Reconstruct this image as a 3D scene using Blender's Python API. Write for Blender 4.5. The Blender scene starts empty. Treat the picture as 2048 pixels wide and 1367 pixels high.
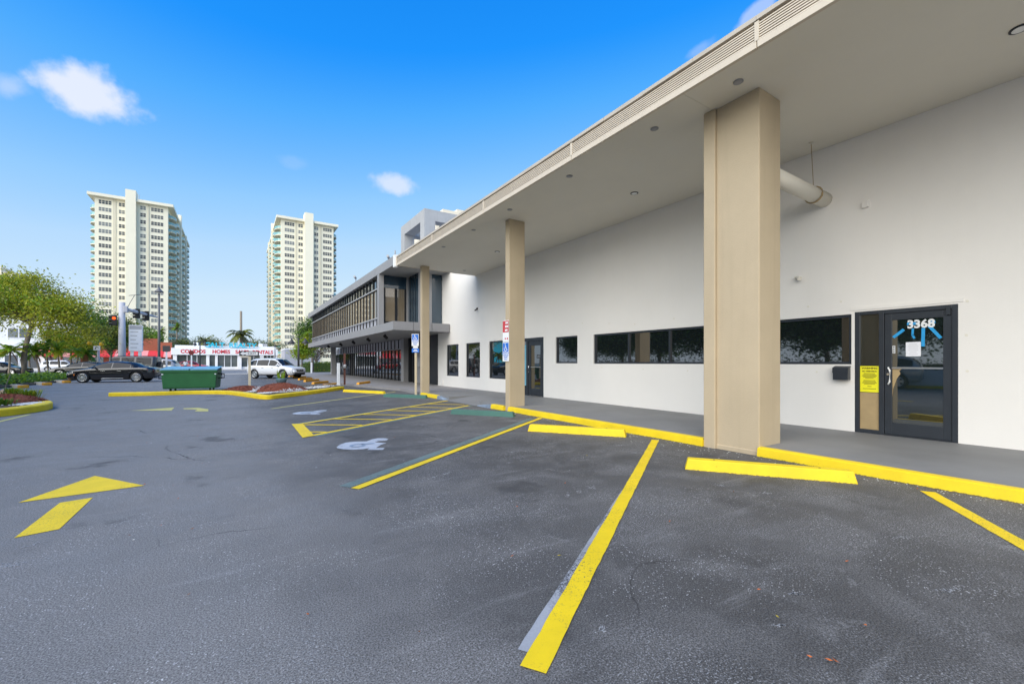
import bpy, math, random
from mathutils import Vector, Matrix
random.seed(11)
R_ = random.Random(5)
rad = math.radians
sc = bpy.context.scene
COL = sc.collection

# ------------------------------------------------------------------ camera
CAM_F, CAM_H, HORIZON = 850.0, 1.40, 725.0
TH = math.atan(551 / 850.0)
FW = Vector((math.sin(TH), math.cos(TH), 0)); RT = Vector((math.cos(TH), -math.sin(TH), 0)); UP = Vector((0, 0, 1))
cd = bpy.data.cameras.new('camera'); cam = bpy.data.objects.new('camera', cd); COL.objects.link(cam)
cd.sensor_width = 36; cd.lens = CAM_F / 2048 * 36; cd.shift_y = (HORIZON - 683.5) / 2048
cd.clip_start = 0.05; cd.clip_end = 4000
cam.location = (0, 0, CAM_H); cam.rotation_euler = (rad(90), 0, -TH)
sc.camera = cam

# ------------------------------------------------------------------ sky and sun
SUN = Vector((-0.70, -0.43, 0.60)).normalized()
w = bpy.data.worlds.new('World'); sc.world = w; w.use_nodes = True
nt = w.node_tree; nt.nodes.clear(); N = nt.nodes.new; Lk = nt.links.new
out = N('ShaderNodeOutputWorld'); bg = N('ShaderNodeBackground'); bg.inputs[1].default_value = 0.15
sky = N('ShaderNodeTexSky'); sky.sky_type = 'NISHITA'; sky.sun_disc = False
sky.sun_elevation = math.asin(SUN.z); sky.sun_rotation = math.atan2(SUN.x, SUN.y)
sky.air_density = 1.0; sky.dust_density = 0.0; sky.ozone_density = 3.0; sky.altitude = 0
nrm = N('ShaderNodeVectorMath'); nrm.operation = 'SCALE'; nrm.inputs['Scale'].default_value = 1 / 9.0; Lk(sky.outputs[0], nrm.inputs[0])
cv = N('ShaderNodeRGBCurve'); Lk(nrm.outputs[0], cv.inputs['Color'])
def curve(c, pts):
    c.points[0].location = (0, 0); c.points[1].location = (1, pts[-1][1])
    for a, b in pts[:-1]: c.points.new(a / 9.0, b)
    for p in c.points: p.handle_type = 'VECTOR'
# a richer, deeper blue than the plain model, fading to pale blue at the horizon
curve(cv.mapping.curves[0], [(.70, .010), (.82, .016), (.99, .085), (1.45, .30), (2.0, .48), (3.2, .64), (5.0, .68), (9, .74)])
curve(cv.mapping.curves[1], [(1.3, .27), (1.46, .305), (1.74, .42), (2.5, .61), (3.3, .72), (4.9, .82), (6.4, .84), (9, .86)])
curve(cv.mapping.curves[2], [(2.2, .86), (2.75, .99), (3.3, 1.0), (5, 1.0), (6.3, .985), (9, .97)])
cv.mapping.update()
hs = N('ShaderNodeVectorMath'); hs.operation = 'SCALE'; hs.inputs['Scale'].default_value = 4.4; Lk(cv.outputs[0], hs.inputs[0])
tc = N('ShaderNodeTexCoord')
def wm(op, a, b=None):
    n = N('ShaderNodeMath'); n.operation = op
    for i, x in enumerate((a, b)):
        if x is None: continue
        if isinstance(x, (int, float)): n.inputs[i].default_value = x
        else: Lk(x, n.inputs[i])
    return n.outputs[0]
nz = N('ShaderNodeTexNoise'); nz.inputs['Scale'].default_value = 9; nz.inputs['Detail'].default_value = 7; nz.inputs['Roughness'].default_value = .55
Lk(tc.outputs['Generated'], nz.inputs['Vector'])
def cloud(px, py, a, b, tilt, amp):
    c = (FW + RT * ((px - 1024) / CAM_F) + UP * ((HORIZON - py) / CAM_F)).normalized()
    t1 = Vector((0, 0, 1)).cross(c).normalized() * -1; t2 = t1.cross(c) * 1
    ca, sa = math.cos(tilt), math.sin(tilt); u1 = t1 * ca + t2 * sa; u2 = t2 * ca - t1 * sa
    def dot(v, s):
        d = N('ShaderNodeVectorMath'); d.operation = 'DOT_PRODUCT'; Lk(tc.outputs['Generated'], d.inputs[0]); d.inputs[1].default_value = v / s
        return wm('SUBTRACT', d.outputs['Value'], c.dot(v) / s)
    x, y = dot(u1, a), dot(u2, b)
    r = wm('SQRT', wm('ADD', wm('MULTIPLY', x, x), wm('MULTIPLY', y, y)))
    n = wm('MULTIPLY', wm('SUBTRACT', nz.outputs['Fac'], .5), 3.4)
    m = N('ShaderNodeMapRange'); m.interpolation_type = 'SMOOTHSTEP'
    Lk(wm('ADD', wm('SUBTRACT', 1.0, r), n), m.inputs['Value'])
    m.inputs['From Min'].default_value = -.10; m.inputs['From Max'].default_value = .62; m.inputs['To Max'].default_value = amp
    front = N('ShaderNodeVectorMath'); front.operation = 'DOT_PRODUCT'; Lk(tc.outputs['Generated'], front.inputs[0]); front.inputs[1].default_value = c
    return wm('MULTIPLY', m.outputs[0], wm('GREATER_THAN', front.outputs['Value'], 0))
cm = None
for args in [(150, 178, .078, .037, .02, .95), (18, 172, .035, .026, .3, .40), (778, 367, .055, .025, -.15, .75), (1512, 32, .028, .014, .5, .45), (1398, 100, .025, .011, .4, .22), (585, 325, .03, .015, 0, .10)]:
    o = cloud(*args); cm = o if cm is None else wm('MAXIMUM', cm, o)
mx = N('ShaderNodeMix'); mx.data_type = 'RGBA'; Lk(cm, mx.inputs[0]); Lk(hs.outputs[0], mx.inputs[6]); mx.inputs[7].default_value = (3.6, 3.85, 4.5, 1)
Lk(mx.outputs[2], bg.inputs[0]); Lk(bg.outputs[0], out.inputs[0])
ld = bpy.data.lights.new('sun', 'SUN'); lo = bpy.data.objects.new('sun', ld); COL.objects.link(lo)
ld.energy = 3.25; ld.angle = rad(75); ld.color = (1.0, 0.93, 0.83)
lo.location = (-20, -20, 60); lo.rotation_euler = (-SUN).to_track_quat('-Z', 'Y').to_euler()
sc.view_settings.view_transform = 'Standard'; sc.view_settings.look = 'None'; sc.view_settings.gamma = 1
sc.view_settings.exposure = 0.6
sc.render.engine = 'CYCLES'
sc.cycles.max_bounces = 8; sc.cycles.diffuse_bounces = 4; sc.cycles.glossy_bounces = 4; sc.cycles.transparent_max_bounces = 12
sc.cycles.use_denoising = True

# ------------------------------------------------------------------ placing helpers (points on real surfaces)
def C(px, d, z=0):
    l = (px - 1024) / CAM_F * d
    p = FW * d + RT * l
    return Vector((p.x, p.y, z))
def hz(py, d): return CAM_H + (HORIZON - py) / CAM_F * d

# ------------------------------------------------------------------ materials
MATS = {}
def _new(name):
    m = bpy.data.materials.new(name); m.use_nodes = True; MATS[name] = m
    t = m.node_tree; return m, t, t.nodes['Principled BSDF']
def M(name, col, rough=.6, met=0.0, var=.10, vs=2.5, bump=0.0, bs=30.0, ior=1.45, coat=0.0, streak=0.0, world=False, dirt=0.0, dirtcol=(.12, .10, .08), emit=None, lo_z=None):
    m, t, b = _new(name); n = t.nodes.new; l = t.links.new
    b.inputs['Roughness'].default_value = rough; b.inputs['Metallic'].default_value = met; b.inputs['IOR'].default_value = ior
    b.inputs['Coat Weight'].default_value = coat; b.inputs['Coat Roughness'].default_value = .04
    if world: vec = n('ShaderNodeNewGeometry').outputs['Position']
    else: vec = n('ShaderNodeTexCoord').outputs['Object']
    nzn = n('ShaderNodeTexNoise'); nzn.inputs['Scale'].default_value = vs; nzn.inputs['Detail'].default_value = 6; nzn.inputs['Roughness'].default_value = .6
    l(vec, nzn.inputs['Vector'])
    ramp = n('ShaderNodeMapRange'); ramp.inputs['From Min'].default_value = .3; ramp.inputs['From Max'].default_value = .7
    ramp.inputs['To Min'].default_value = 1 - var; ramp.inputs['To Max'].default_value = 1 + var * .6
    l(nzn.outputs['Fac'], ramp.inputs['Value'])
    mul = n('ShaderNodeMix'); mul.data_type = 'RGBA'; mul.blend_type = 'MULTIPLY'; mul.inputs[0].default_value = 1
    mul.inputs[6].default_value = (*col, 1)
    l(ramp.outputs[0], mul.inputs[7]); cur = mul.outputs[2]
    if streak:
        mp = n('ShaderNodeMapping'); mp.inputs['Scale'].default_value = (5, 5, .22); l(vec, mp.inputs[0])
        s = n('ShaderNodeTexNoise'); s.inputs['Scale'].default_value = 1.6; s.inputs['Detail'].default_value = 5; l(mp.outputs[0], s.inputs['Vector'])
        r2 = n('ShaderNodeMapRange'); r2.inputs['From Min'].default_value = .52; r2.inputs['From Max'].default_value = .8; r2.inputs['To Max'].default_value = streak; l(s.outputs['Fac'], r2.inputs['Value'])
        x = n('ShaderNodeMix'); x.data_type = 'RGBA'; l(r2.outputs[0], x.inputs[0]); l(cur, x.inputs[6]); x.inputs[7].default_value = (col[0] * .45, col[1] * .43, col[2] * .38, 1); cur = x.outputs[2]
    if dirt:
        s = n('ShaderNodeTexNoise'); s.inputs['Scale'].default_value = 9; s.inputs['Detail'].default_value = 8; s.inputs['Roughness'].default_value = .75; l(vec, s.inputs['Vector'])
        r2 = n('ShaderNodeMapRange'); r2.inputs['From Min'].default_value = .58; r2.inputs['From Max'].default_value = .74; r2.inputs['To Max'].default_value = dirt; l(s.outputs['Fac'], r2.inputs['Value'])
        x = n('ShaderNodeMix'); x.data_type = 'RGBA'; l(r2.outputs[0], x.inputs[0]); l(cur, x.inputs[6]); x.inputs[7].default_value = (*dirtcol, 1); cur = x.outputs[2]
    l(cur, b.inputs['Base Color'])
    if bump:
        s = n('ShaderNodeTexNoise'); s.inputs['Scale'].default_value = bs; s.inputs['Detail'].default_value = 4; l(vec, s.inputs['Vector'])
        bn = n('ShaderNodeBump'); bn.inputs['Strength'].default_value = bump; bn.inputs['Distance'].default_value = .02; l(s.outputs['Fac'], bn.inputs['Height']); l(bn.outputs[0], b.inputs['Normal'])
    if emit: b.inputs['Emission Color'].default_value = (*emit[0], 1); b.inputs['Emission Strength'].default_value = emit[1]
    return m
def leafmat(name, col, var=.45):
    m, t, b = _new(name); n = t.nodes.new; l = t.links.new
    b.inputs['Roughness'].default_value = .5
    g = n('ShaderNodeNewGeometry')
    r = n('ShaderNodeMapRange'); r.inputs['To Min'].default_value = 1 - var; r.inputs['To Max'].default_value = 1 + var; l(g.outputs['Random Per Island'], r.inputs['Value'])
    mul = n('ShaderNodeMix'); mul.data_type = 'RGBA'; mul.blend_type = 'MULTIPLY'; mul.inputs[0].default_value = 1; mul.inputs[6].default_value = (*col, 1); l(r.outputs[0], mul.inputs[7])
    l(mul.outputs[2], b.inputs['Base Color'])
    tr = n('ShaderNodeBsdfTranslucent'); l(mul.outputs[2], tr.inputs[0]); mixs = n('ShaderNodeMixShader'); mixs.inputs[0].default_value = .4
    o = t.nodes['Material Output']; l(b.outputs[0], mixs.inputs[1]); l(tr.outputs[0], mixs.inputs[2]); l(mixs.outputs[0], o.inputs[0])
    return m
def asphalt(name, base, scuff, speck, lane=0.0):
    m, t, b = _new(name); n = t.nodes.new; l = t.links.new
    P = n('ShaderNodeNewGeometry').outputs['Position']
    def noise(scale, detail=5, rough=.6, vec=P, dist=0):
        x = n('ShaderNodeTexNoise'); x.inputs['Scale'].default_value = scale; x.inputs['Detail'].default_value = detail; x.inputs['Roughness'].default_value = rough; x.inputs['Distortion'].default_value = dist
        l(vec, x.inputs['Vector']); return x.outputs['Fac']
    def rng(v, a, bb, c, d):
        x = n('ShaderNodeMapRange'); x.interpolation_type = 'SMOOTHSTEP'
        for k, q in zip(('From Min', 'From Max', 'To Min', 'To Max'), (a, bb, c, d)): x.inputs[k].default_value = q
        l(v, x.inputs['Value']); return x.outputs[0]
    def mul(a, bb):
        x = n('ShaderNodeMath'); x.operation = 'MULTIPLY'
        for i, q in enumerate((a, bb)):
            if isinstance(q, float): x.inputs[i].default_value = q
            else: l(q, x.inputs[i])
        return x.outputs[0]
    def mix(f, a, bb):
        x = n('ShaderNodeMix'); x.data_type = 'RGBA'
        if isinstance(f, float): x.inputs[0].default_value = f
        else: l(f, x.inputs[0])
        for i, q in ((6, a), (7, bb)):
            if isinstance(q, tuple): x.inputs[i].default_value = (*q, 1)
            else: l(q, x.inputs[i])
        return x.outputs[2]
    big = noise(.28, 4, .55); mid = noise(1.7, 6, .62, dist=.6); fine = noise(60, 3, .7); grain = noise(170, 2, .7)
    cur = mix(rng(big, .35, .65, 0, 1), tuple(c * .80 for c in base), tuple(c * 1.18 for c in base))
    cur = mix(rng(mid, .42, .68, 0, .7), cur, tuple(c * 1.6 for c in base))
    cur = mix(rng(fine, .35, .62, .45, 0), cur, tuple(c * .45 for c in base))
    # the open aisle is older and paler than the resealed bays
    sx = n('ShaderNodeSeparateXYZ'); l(P, sx.inputs[0]); ad = n('ShaderNodeMath'); ad.operation = 'MULTIPLY_ADD'; l(noise(.5, 5, .6), ad.inputs[0]); ad.inputs[1].default_value = 3.0; l(sx.outputs[0], ad.inputs[2])
    cur = mix(rng(ad.outputs[0], 1.1, 3.4, lane, 0), cur, tuple(c * 2.3 for c in base))
    # driving-direction streaks
    mp = n('ShaderNodeMapping'); mp.inputs['Rotation'].default_value = (0, 0, rad(-34)); mp.inputs['Scale'].default_value = (.35, 2.6, 1); l(P, mp.inputs[0])
    st = noise(1.3, 7, .7, mp.outputs[0]); cur = mix(rng(st, .56, .80, 0, .55), cur, scuff)
    # worn aggregate specks, in patches
    vo = n('ShaderNodeTexVoronoi'); vo.inputs['Scale'].default_value = 62; l(P, vo.inputs['Vector'])
    spk = rng(vo.outputs['Distance'], .21, .33, .95, 0)
    sel = rng(noise(34, 2, .6), .48, .56, 0, 1); patch = rng(noise(.85, 6, .65, dist=.6), .45, .60, .12, 1)
    cur = mix(mul(mul(spk, sel), mul(patch, speck)), cur, (.50, .49, .48))
    gx = noise(115, 2, .65); cur2 = n('ShaderNodeMix'); cur2.data_type = 'RGBA'; cur2.blend_type = 'MULTIPLY'; cur2.inputs[0].default_value = 1; l(cur, cur2.inputs[6]); l(rng(gx, .30, .70, .48, 1.62), cur2.inputs[7]); cur = cur2.outputs[2]
    cur = mix(mul(rng(noise(95, 2, .6), .55, .66, 0, .8), rng(noise(.65, 6, .65), .44, .58, .12, 1)), cur, (.38, .375, .37))
    # dusty pale scuffs and spots
    sc1 = rng(noise(2.6, 9, .78, dist=.8), .58, .72, 0, .85); cur = mix(mul(sc1, rng(fine, .4, .6, .2, 1)), cur, scuff)
    v2 = n('ShaderNodeTexVoronoi'); v2.inputs['Scale'].default_value = 1.5; l(P, v2.inputs['Vector'])
    sp = rng(v2.outputs['Distance'], .018, .032, .8, 0); cur = mix(sp, cur, (.36, .36, .37))
    # hairline cracks and oil drips
    wv = n('ShaderNodeTexNoise'); wv.inputs['Scale'].default_value = 1.1; wv.inputs['Detail'].default_value = 6; l(P, wv.inputs['Vector'])
    vm = n('ShaderNodeVectorMath'); vm.operation = 'MULTIPLY_ADD'; l(wv.outputs['Color'], vm.inputs[0]); vm.inputs[1].default_value = (.7, .7, 0); l(P, vm.inputs[2])
    ve = n('ShaderNodeTexVoronoi'); ve.feature = 'DISTANCE_TO_EDGE'; ve.inputs['Scale'].default_value = .38; l(vm.outputs[0], ve.inputs['Vector'])
    cur = mix(mul(rng(ve.outputs['Distance'], .0012, .0035, .75, 0), rng(noise(.45, 3, .5), .50, .60, 0, 1)), cur, tuple(c * .35 for c in base))
    vo2 = n('ShaderNodeTexVoronoi'); vo2.inputs['Scale'].default_value = .42; l(vm.outputs[0], vo2.inputs['Vector']); cur = mix(rng(vo2.outputs['Distance'], .02, .13, .5, 0), cur, tuple(c * .5 for c in base))
    dk = rng(noise(.9, 5, .6), .30, .40, .6, 0); cur = mix(dk, cur, tuple(c * .55 for c in base))
    l(cur, b.inputs['Base Color'])
    l(rng(mid, .3, .7, .62, .82), b.inputs['Roughness']); b.inputs['Specular IOR Level'].default_value = .22
    add = n('ShaderNodeMath'); add.operation = 'ADD'; l(mul(grain, 1.0), add.inputs[0]); l(mul(fine, .8), add.inputs[1])
    bn = n('ShaderNodeBump'); bn.inputs['Strength'].default_value = .55; bn.inputs['Distance'].default_value = .006; l(add.outputs[0], bn.inputs['Height']); l(bn.outputs[0], b.inputs['Normal'])
    return m
def paintmat(name, col, wear, under=(.07, .07, .073), thresh=.60, splash=False):
    # road paint: worn through to the asphalt in specks and flakes
    m, t, b = _new(name); n = t.nodes.new; l = t.links.new
    P = n('ShaderNodeNewGeometry').outputs['Position']
    def noise(s, d, r):
        x = n('ShaderNodeTexNoise'); x.inputs['Scale'].default_value = s; x.inputs['Detail'].default_value = d; x.inputs['Roughness'].default_value = r; l(P, x.inputs['Vector']); return x.outputs['Fac']
    def rng(v, a, bb, c, d):
        x = n('ShaderNodeMapRange')
        for k, q in zip(('From Min', 'From Max', 'To Min', 'To Max'), (a, bb, c, d)): x.inputs[k].default_value = q
        l(v, x.inputs['Value']); return x.outputs[0]
    def mix(f, a, bb):
        x = n('ShaderNodeMix'); x.data_type = 'RGBA'; l(f, x.inputs[0])
        for i, q in ((6, a), (7, bb)):
            if isinstance(q, tuple): x.inputs[i].default_value = (*q, 1)
            else: l(q, x.inputs[i])
        return x.outputs[2]
    cur = mix(rng(noise(3, 6, .6), .35, .7, 0, 1), tuple(c * .86 for c in col), col)
    pat = rng(noise(1.9, 3, .5), .40, .56, .08, 1)
    sp = rng(noise(70, 4, .8), thresh, thresh + .06, 0, wear)
    mm = n('ShaderNodeMath'); mm.operation = 'MULTIPLY'; l(pat, mm.inputs[0]); l(sp, mm.inputs[1])
    cur = mix(mm.outputs[0], cur, under)
    fl = rng(noise(9, 8, .75), .66, .70, 0, wear * .8); cur = mix(fl, cur, tuple(c * .5 for c in col))
    if splash:      # asphalt sealer smeared raggedly along the foot, tyre scuffs higher up
        sx = n('ShaderNodeSeparateXYZ'); l(P, sx.inputs[0]); k = n('ShaderNodeMath'); k.operation = 'MULTIPLY_ADD'; l(noise(30, 6, .75), k.inputs[0]); k.inputs[1].default_value = -.05; l(sx.outputs[2], k.inputs[2])
        cur = mix(rng(k.outputs[0], -.022, -.012, .85, 0), cur, (.035, .035, .036))
        cur = mix(rng(noise(5, 8, .75), .62, .72, 0, .4), cur, (.16, .12, .05))
    l(cur, b.inputs['Base Color']); b.inputs['Roughness'].default_value = .62
    bn = n('ShaderNodeBump'); bn.inputs['Strength'].default_value = .35; bn.inputs['Distance'].default_value = .006; l(noise(140, 2, .7), bn.inputs['Height']); l(bn.outputs[0], b.inputs['Normal'])
    return m

asphalt('asphalt', (.104, .099, .093), (.31, .30, .29), 1.0, .70)
M('far_ground', (.16, .16, .14), .9, var=.25, vs=.05, world=True)
asphalt('road_asphalt', (.20, .195, .19), (.30, .29, .28), .2)
M('concrete', (.47, .44, .40), .85, var=.14, vs=1.2, bump=.15, bs=60, world=True, dirt=.25)
M('walk_grey', (.21, .21, .212), .62, var=.16, vs=.9, bump=.06, bs=70, world=True, dirt=.18, dirtcol=(.26, .26, .26))
M('walk_tan', (.27, .255, .25), .75, var=.14, vs=.8, bump=.08, bs=60, world=True, dirt=.2)
paintmat('yellow_line', (.93, .65, .003), .95, thresh=.57)
paintmat('yellow_kerb', (.88, .63, .008), .85, under=(.20, .18, .13), thresh=.62, splash=True)
paintmat('pale_yellow', (.62, .55, .16), .9)
paintmat('green_paint', (.055, .16, .13), .8)
paintmat('green_faded', (.165, .225, .205), 1.0, thresh=.51)
paintmat('white_paint', (.50, .53, .58), 1.0, thresh=.54)
paintmat('white_faded', (.40, .41, .43), 1.0, thresh=.46)
M('chalk', (.40, .40, .40), .8, var=.2, vs=30, world=True)
paintmat('blue_faded', (.27, .34, .44), .95, thresh=.50)
paintmat('orange_kerb', (.80, .36, .015), .7, under=(.3, .25, .2))
M('stop_concrete', (.50, .45, .37), .85, var=.15, vs=3, bump=.2, bs=50)
M('stucco_white', (.83, .80, .76), .82, var=.035, vs=.5, bump=.14, bs=55, world=True, streak=.02)
M('soffit', (.76, .72, .63), .85, var=.03, vs=.7, bump=.05, bs=40, world=True)
M('fascia', (.64, .56, .45), .55, var=.04, vs=2, world=True, streak=.12)
M('coping', (.52, .46, .38), .5, var=.08, vs=2, world=True)
M('column_tan', (.50, .405, .275), .72, var=.07, vs=1.1, bump=.16, bs=40, world=True, streak=.10, dirt=.10, dirtcol=(.30, .25, .18))
M('frame_dark', (.030, .036, .046), .35, var=.1, vs=6)
M('black', (.012, .012, .013), .5, var=.1)
M('rubber', (.018, .018, .019), .8, var=.15, vs=8)
def glassmat(name, col, ior, rough=.02):
    m, t, b = _new(name); b.inputs['Base Color'].default_value = (*col, 1); b.inputs['Roughness'].default_value = rough; b.inputs['IOR'].default_value = ior
    n = t.nodes.new; x = n('ShaderNodeTexNoise'); x.inputs['Scale'].default_value = 1.2; x.inputs['Detail'].default_value = 2
    t.links.new(n('ShaderNodeNewGeometry').outputs['Position'], x.inputs['Vector'])
    bn = n('ShaderNodeBump'); bn.inputs['Strength'].default_value = .05; bn.inputs['Distance'].default_value = .02; t.links.new(x.outputs['Fac'], bn.inputs['Height']); t.links.new(bn.outputs[0], b.inputs['Normal'])
    return m
glassmat('glass_dark', (.010, .013, .015), 2.7)
glassmat('glass_door', (.012, .018, .018), 2.5)
glassmat('glass_car', (.010, .013, .018), 1.33)
glassmat('glass_tower_a', (.05, .055, .065), 1.6, .1)
glassmat('glass_tower_b', (.20, .215, .22), 1.5, .15)
glassmat('glass_tower_c', (.10, .11, .12), 1.5, .12)
glassmat('glass_beige', (.22, .17, .11), 2.2, .03)  # beige base colour stands in for the tower reflected between the fins
glassmat('glass_shop', (.10, .115, .11), 1.7, .05)
glassmat('glass_rail', (.22, .46, .46), 1.6, .08)
glassmat('glass_blue', (.02, .045, .07), 1.8, .03)
M('metal', (.72, .72, .73), .28, 1.0, var=.05)
M('chrome', (.85, .85, .86), .15, 1.0, var=.02)
M('sign_white', (.80, .81, .82), .45, var=.04)
M('sign_blue', (.02, .16, .62), .4, var=.04)
M('sign_red', (.56, .06, .07), .45, var=.05)
M('sign_darkred', (.16, .012, .014), .5, var=.05)
M('sign_yellow', (.86, .80, .02), .5, var=.04)
M('tape_blue', (.02, .33, .70), .55, var=.1, vs=20)
M('paper', (.80, .81, .86), .7, var=.03)
M('board_tan', (.40, .29, .15), .75, var=.14, vs=4)
M('ink', (.03, .03, .03), .7, var=0)
M('ink_olive', (.12, .10, .01), .7, var=0)
M('post_cream', (.70, .60, .42), .6, var=.10, vs=4, dirt=.3)
M('grey_panel', (.29, .285, .29), .5, var=.06, vs=.8, world=True, streak=.08)
M('grey_soffit', (.30, .30, .30), .7, var=.05, world=True)
M('fin_dark', (.016, .017, .019), .45, var=.1)
M('spandrel', (.42, .42, .46), .5, var=.08, vs=1.5, world=True)
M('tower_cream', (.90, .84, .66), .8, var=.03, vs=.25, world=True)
M('tower_shade', (.72, .66, .50), .8, var=.03, vs=.25, world=True)  # shaded copy of the tower cream, for the recess strips
M('tower_far', (.80, .72, .58), .8, var=.05, vs=.2, world=True)
M('concrete_grey', (.42, .42, .42), .75, var=.10, vs=.7, world=True, streak=.35)
M('shop_white', (.82, .82, .83), .6, var=.04, vs=.5, world=True)
M('letter_red', (.62, .015, .03), .5, var=.05)
M('letter_cyan', (.01, .52, .70), .5, var=.05)
M('brick', (.33, .095, .05), .8, var=.2, vs=1.5, world=True)
M('awning_red', (.66, .04, .05), .7, var=.08, vs=1, world=True)
M('awning_pink', (.78, .30, .30), .7, var=.08, vs=1, world=True)
M('charcoal', (.05, .05, .055), .6, var=.1)
M('dumpster_green', (.026, .14, .045), .45, var=.14, vs=2, dirt=.35, dirtcol=(.05, .06, .04))
M('lid_blue', (.18, .42, .55), .5, var=.15, vs=5)
M('mulch', (.24, .065, .03), .95, var=.5, vs=14, bump=1.0, bs=35, world=True)
M('stone_white', (.60, .59, .57), .8, var=.2, vs=20)
M('stone_pink', (.62, .42, .30), .8, var=.2, vs=6)
M('soil', (.10, .075, .05), .95, var=.3, vs=3, world=True)
M('pot_blue', (.10, .17, .20), .45, var=.12, vs=6)
M('car_black', (.006, .0065, .009), .25, var=.02, coat=1.0)
M('car_white', (.74, .75, .78), .3, var=.02, coat=1.0)
M('car_grey', (.05, .048, .048), .4, var=.03, coat=.5)
M('car_red', (.55, .02, .012), .3, var=.02, coat=1.0)
M('car_silver', (.42, .40, .38), .32, .2, var=.02, coat=1.0)
M('lamp_glass', (.75, .77, .80), .12, var=.02, coat=1)
M('lamp_red', (.40, .01, .015), .2, var=.02, coat=1)
M('amber', (.65, .18, .02), .3, var=.02)
M('pole_grey', (.36, .36, .37), .55, var=.08, vs=3)
M('lamp_grey', (.15, .15, .155), .5, var=.08)
M('pole_dark', (.05, .05, .055), .5, var=.08)
M('pole_rust', (.14, .055, .04), .7, var=.2, vs=6)
M('mast_grey', (.50, .50, .54), .6, var=.06, vs=1)
M('wood_pole', (.26, .22, .17), .9, var=.2, vs=2)
M('signal_amber', (.8, .45, .02), .5, var=.03)
M('signal_lit', (.9, .10, .01), .4, var=0, emit=((1, .07, .005), 1.1))
M('lens_white', (.85, .85, .84), .4, var=.02)
M('bark', (.20, .17, .135), .9, var=.3, vs=6, bump=.6, bs=14)
M('palm_bark', (.27, .22, .17), .9, var=.3, vs=8, bump=.5, bs=18)
leafmat('leaf_lime', (.36, .37, .02)); leafmat('leaf_olive', (.20, .22, .035)); leafmat('leaf_green', (.09, .19, .02)); leafmat('leaf_dark', (.05, .10, .02)); leafmat('leaf_bright', (.21, .34, .02)); leafmat('leaf_yellow', (.42, .33, .02)); leafmat('leaf_grey', (.10, .115, .06)); leafmat('leaf_dead', (.24, .10, .035))
M('skin', (.50, .30, .21), .6, var=.05); M('shirt', (.78, .78, .80), .8, var=.05); M('trousers', (.04, .05, .09), .85, var=.1); M('hair', (.16, .09, .045), .7, var=.2)
M('litter_orange', (.50, .13, .03), .8, var=.3, vs=30)

# ------------------------------------------------------------------ object helpers
WM = {}
def tag(o, label=None, cat=None, group=None, kind=None):
    if label: o['label'] = label
    if cat: o['category'] = cat
    if group: o['group'] = group
    if kind: o['kind'] = kind
    return o
def root(name, loc, label, cat, rz=0.0, group=None):
    o = bpy.data.objects.new(name, None); COL.objects.link(o); o.empty_display_size = .2
    o.location = loc; o.rotation_euler = (0, 0, rz); WM[o] = Matrix.Translation(Vector(loc)) @ Matrix.Rotation(rz, 4, 'Z')
    return tag(o, label, cat, group)
def mount(name, mesh, parent=None, mw=None):
    """link a mesh; mw is its world matrix"""
    o = bpy.data.objects.new(name, mesh); COL.objects.link(o)
    if mw is None: mw = WM[parent] if parent else Matrix.Identity(4)
    if parent: o.parent = parent; o.matrix_basis = WM[parent].inverted() @ mw
    else: o.matrix_basis = mw
    WM[o] = mw
    return o
def put(name, mesh, parent, x, y, z, rz=0.0, s=1.0):
    """an instance of a mesh in its parent's local frame"""
    loc = Matrix.Translation((x, y, z)) @ Matrix.Rotation(rz, 4, 'Z')
    if s != 1.0: loc = loc @ Matrix.Scale(s, 4)
    return mount(name, mesh, parent, (WM[parent] if parent else Matrix.Identity(4)) @ loc)
def mface(n):
    """frame for flat print on a wall whose outward normal is n: local x to the reader's right, y up"""
    n = Vector(n).normalized(); x = Vector((0, 0, 1)).cross(n); y = n.cross(x)
    m = Matrix.Identity(4)
    for i in range(3): m[i][0], m[i][1], m[i][2] = x[i], y[i], n[i]
    return m
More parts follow.
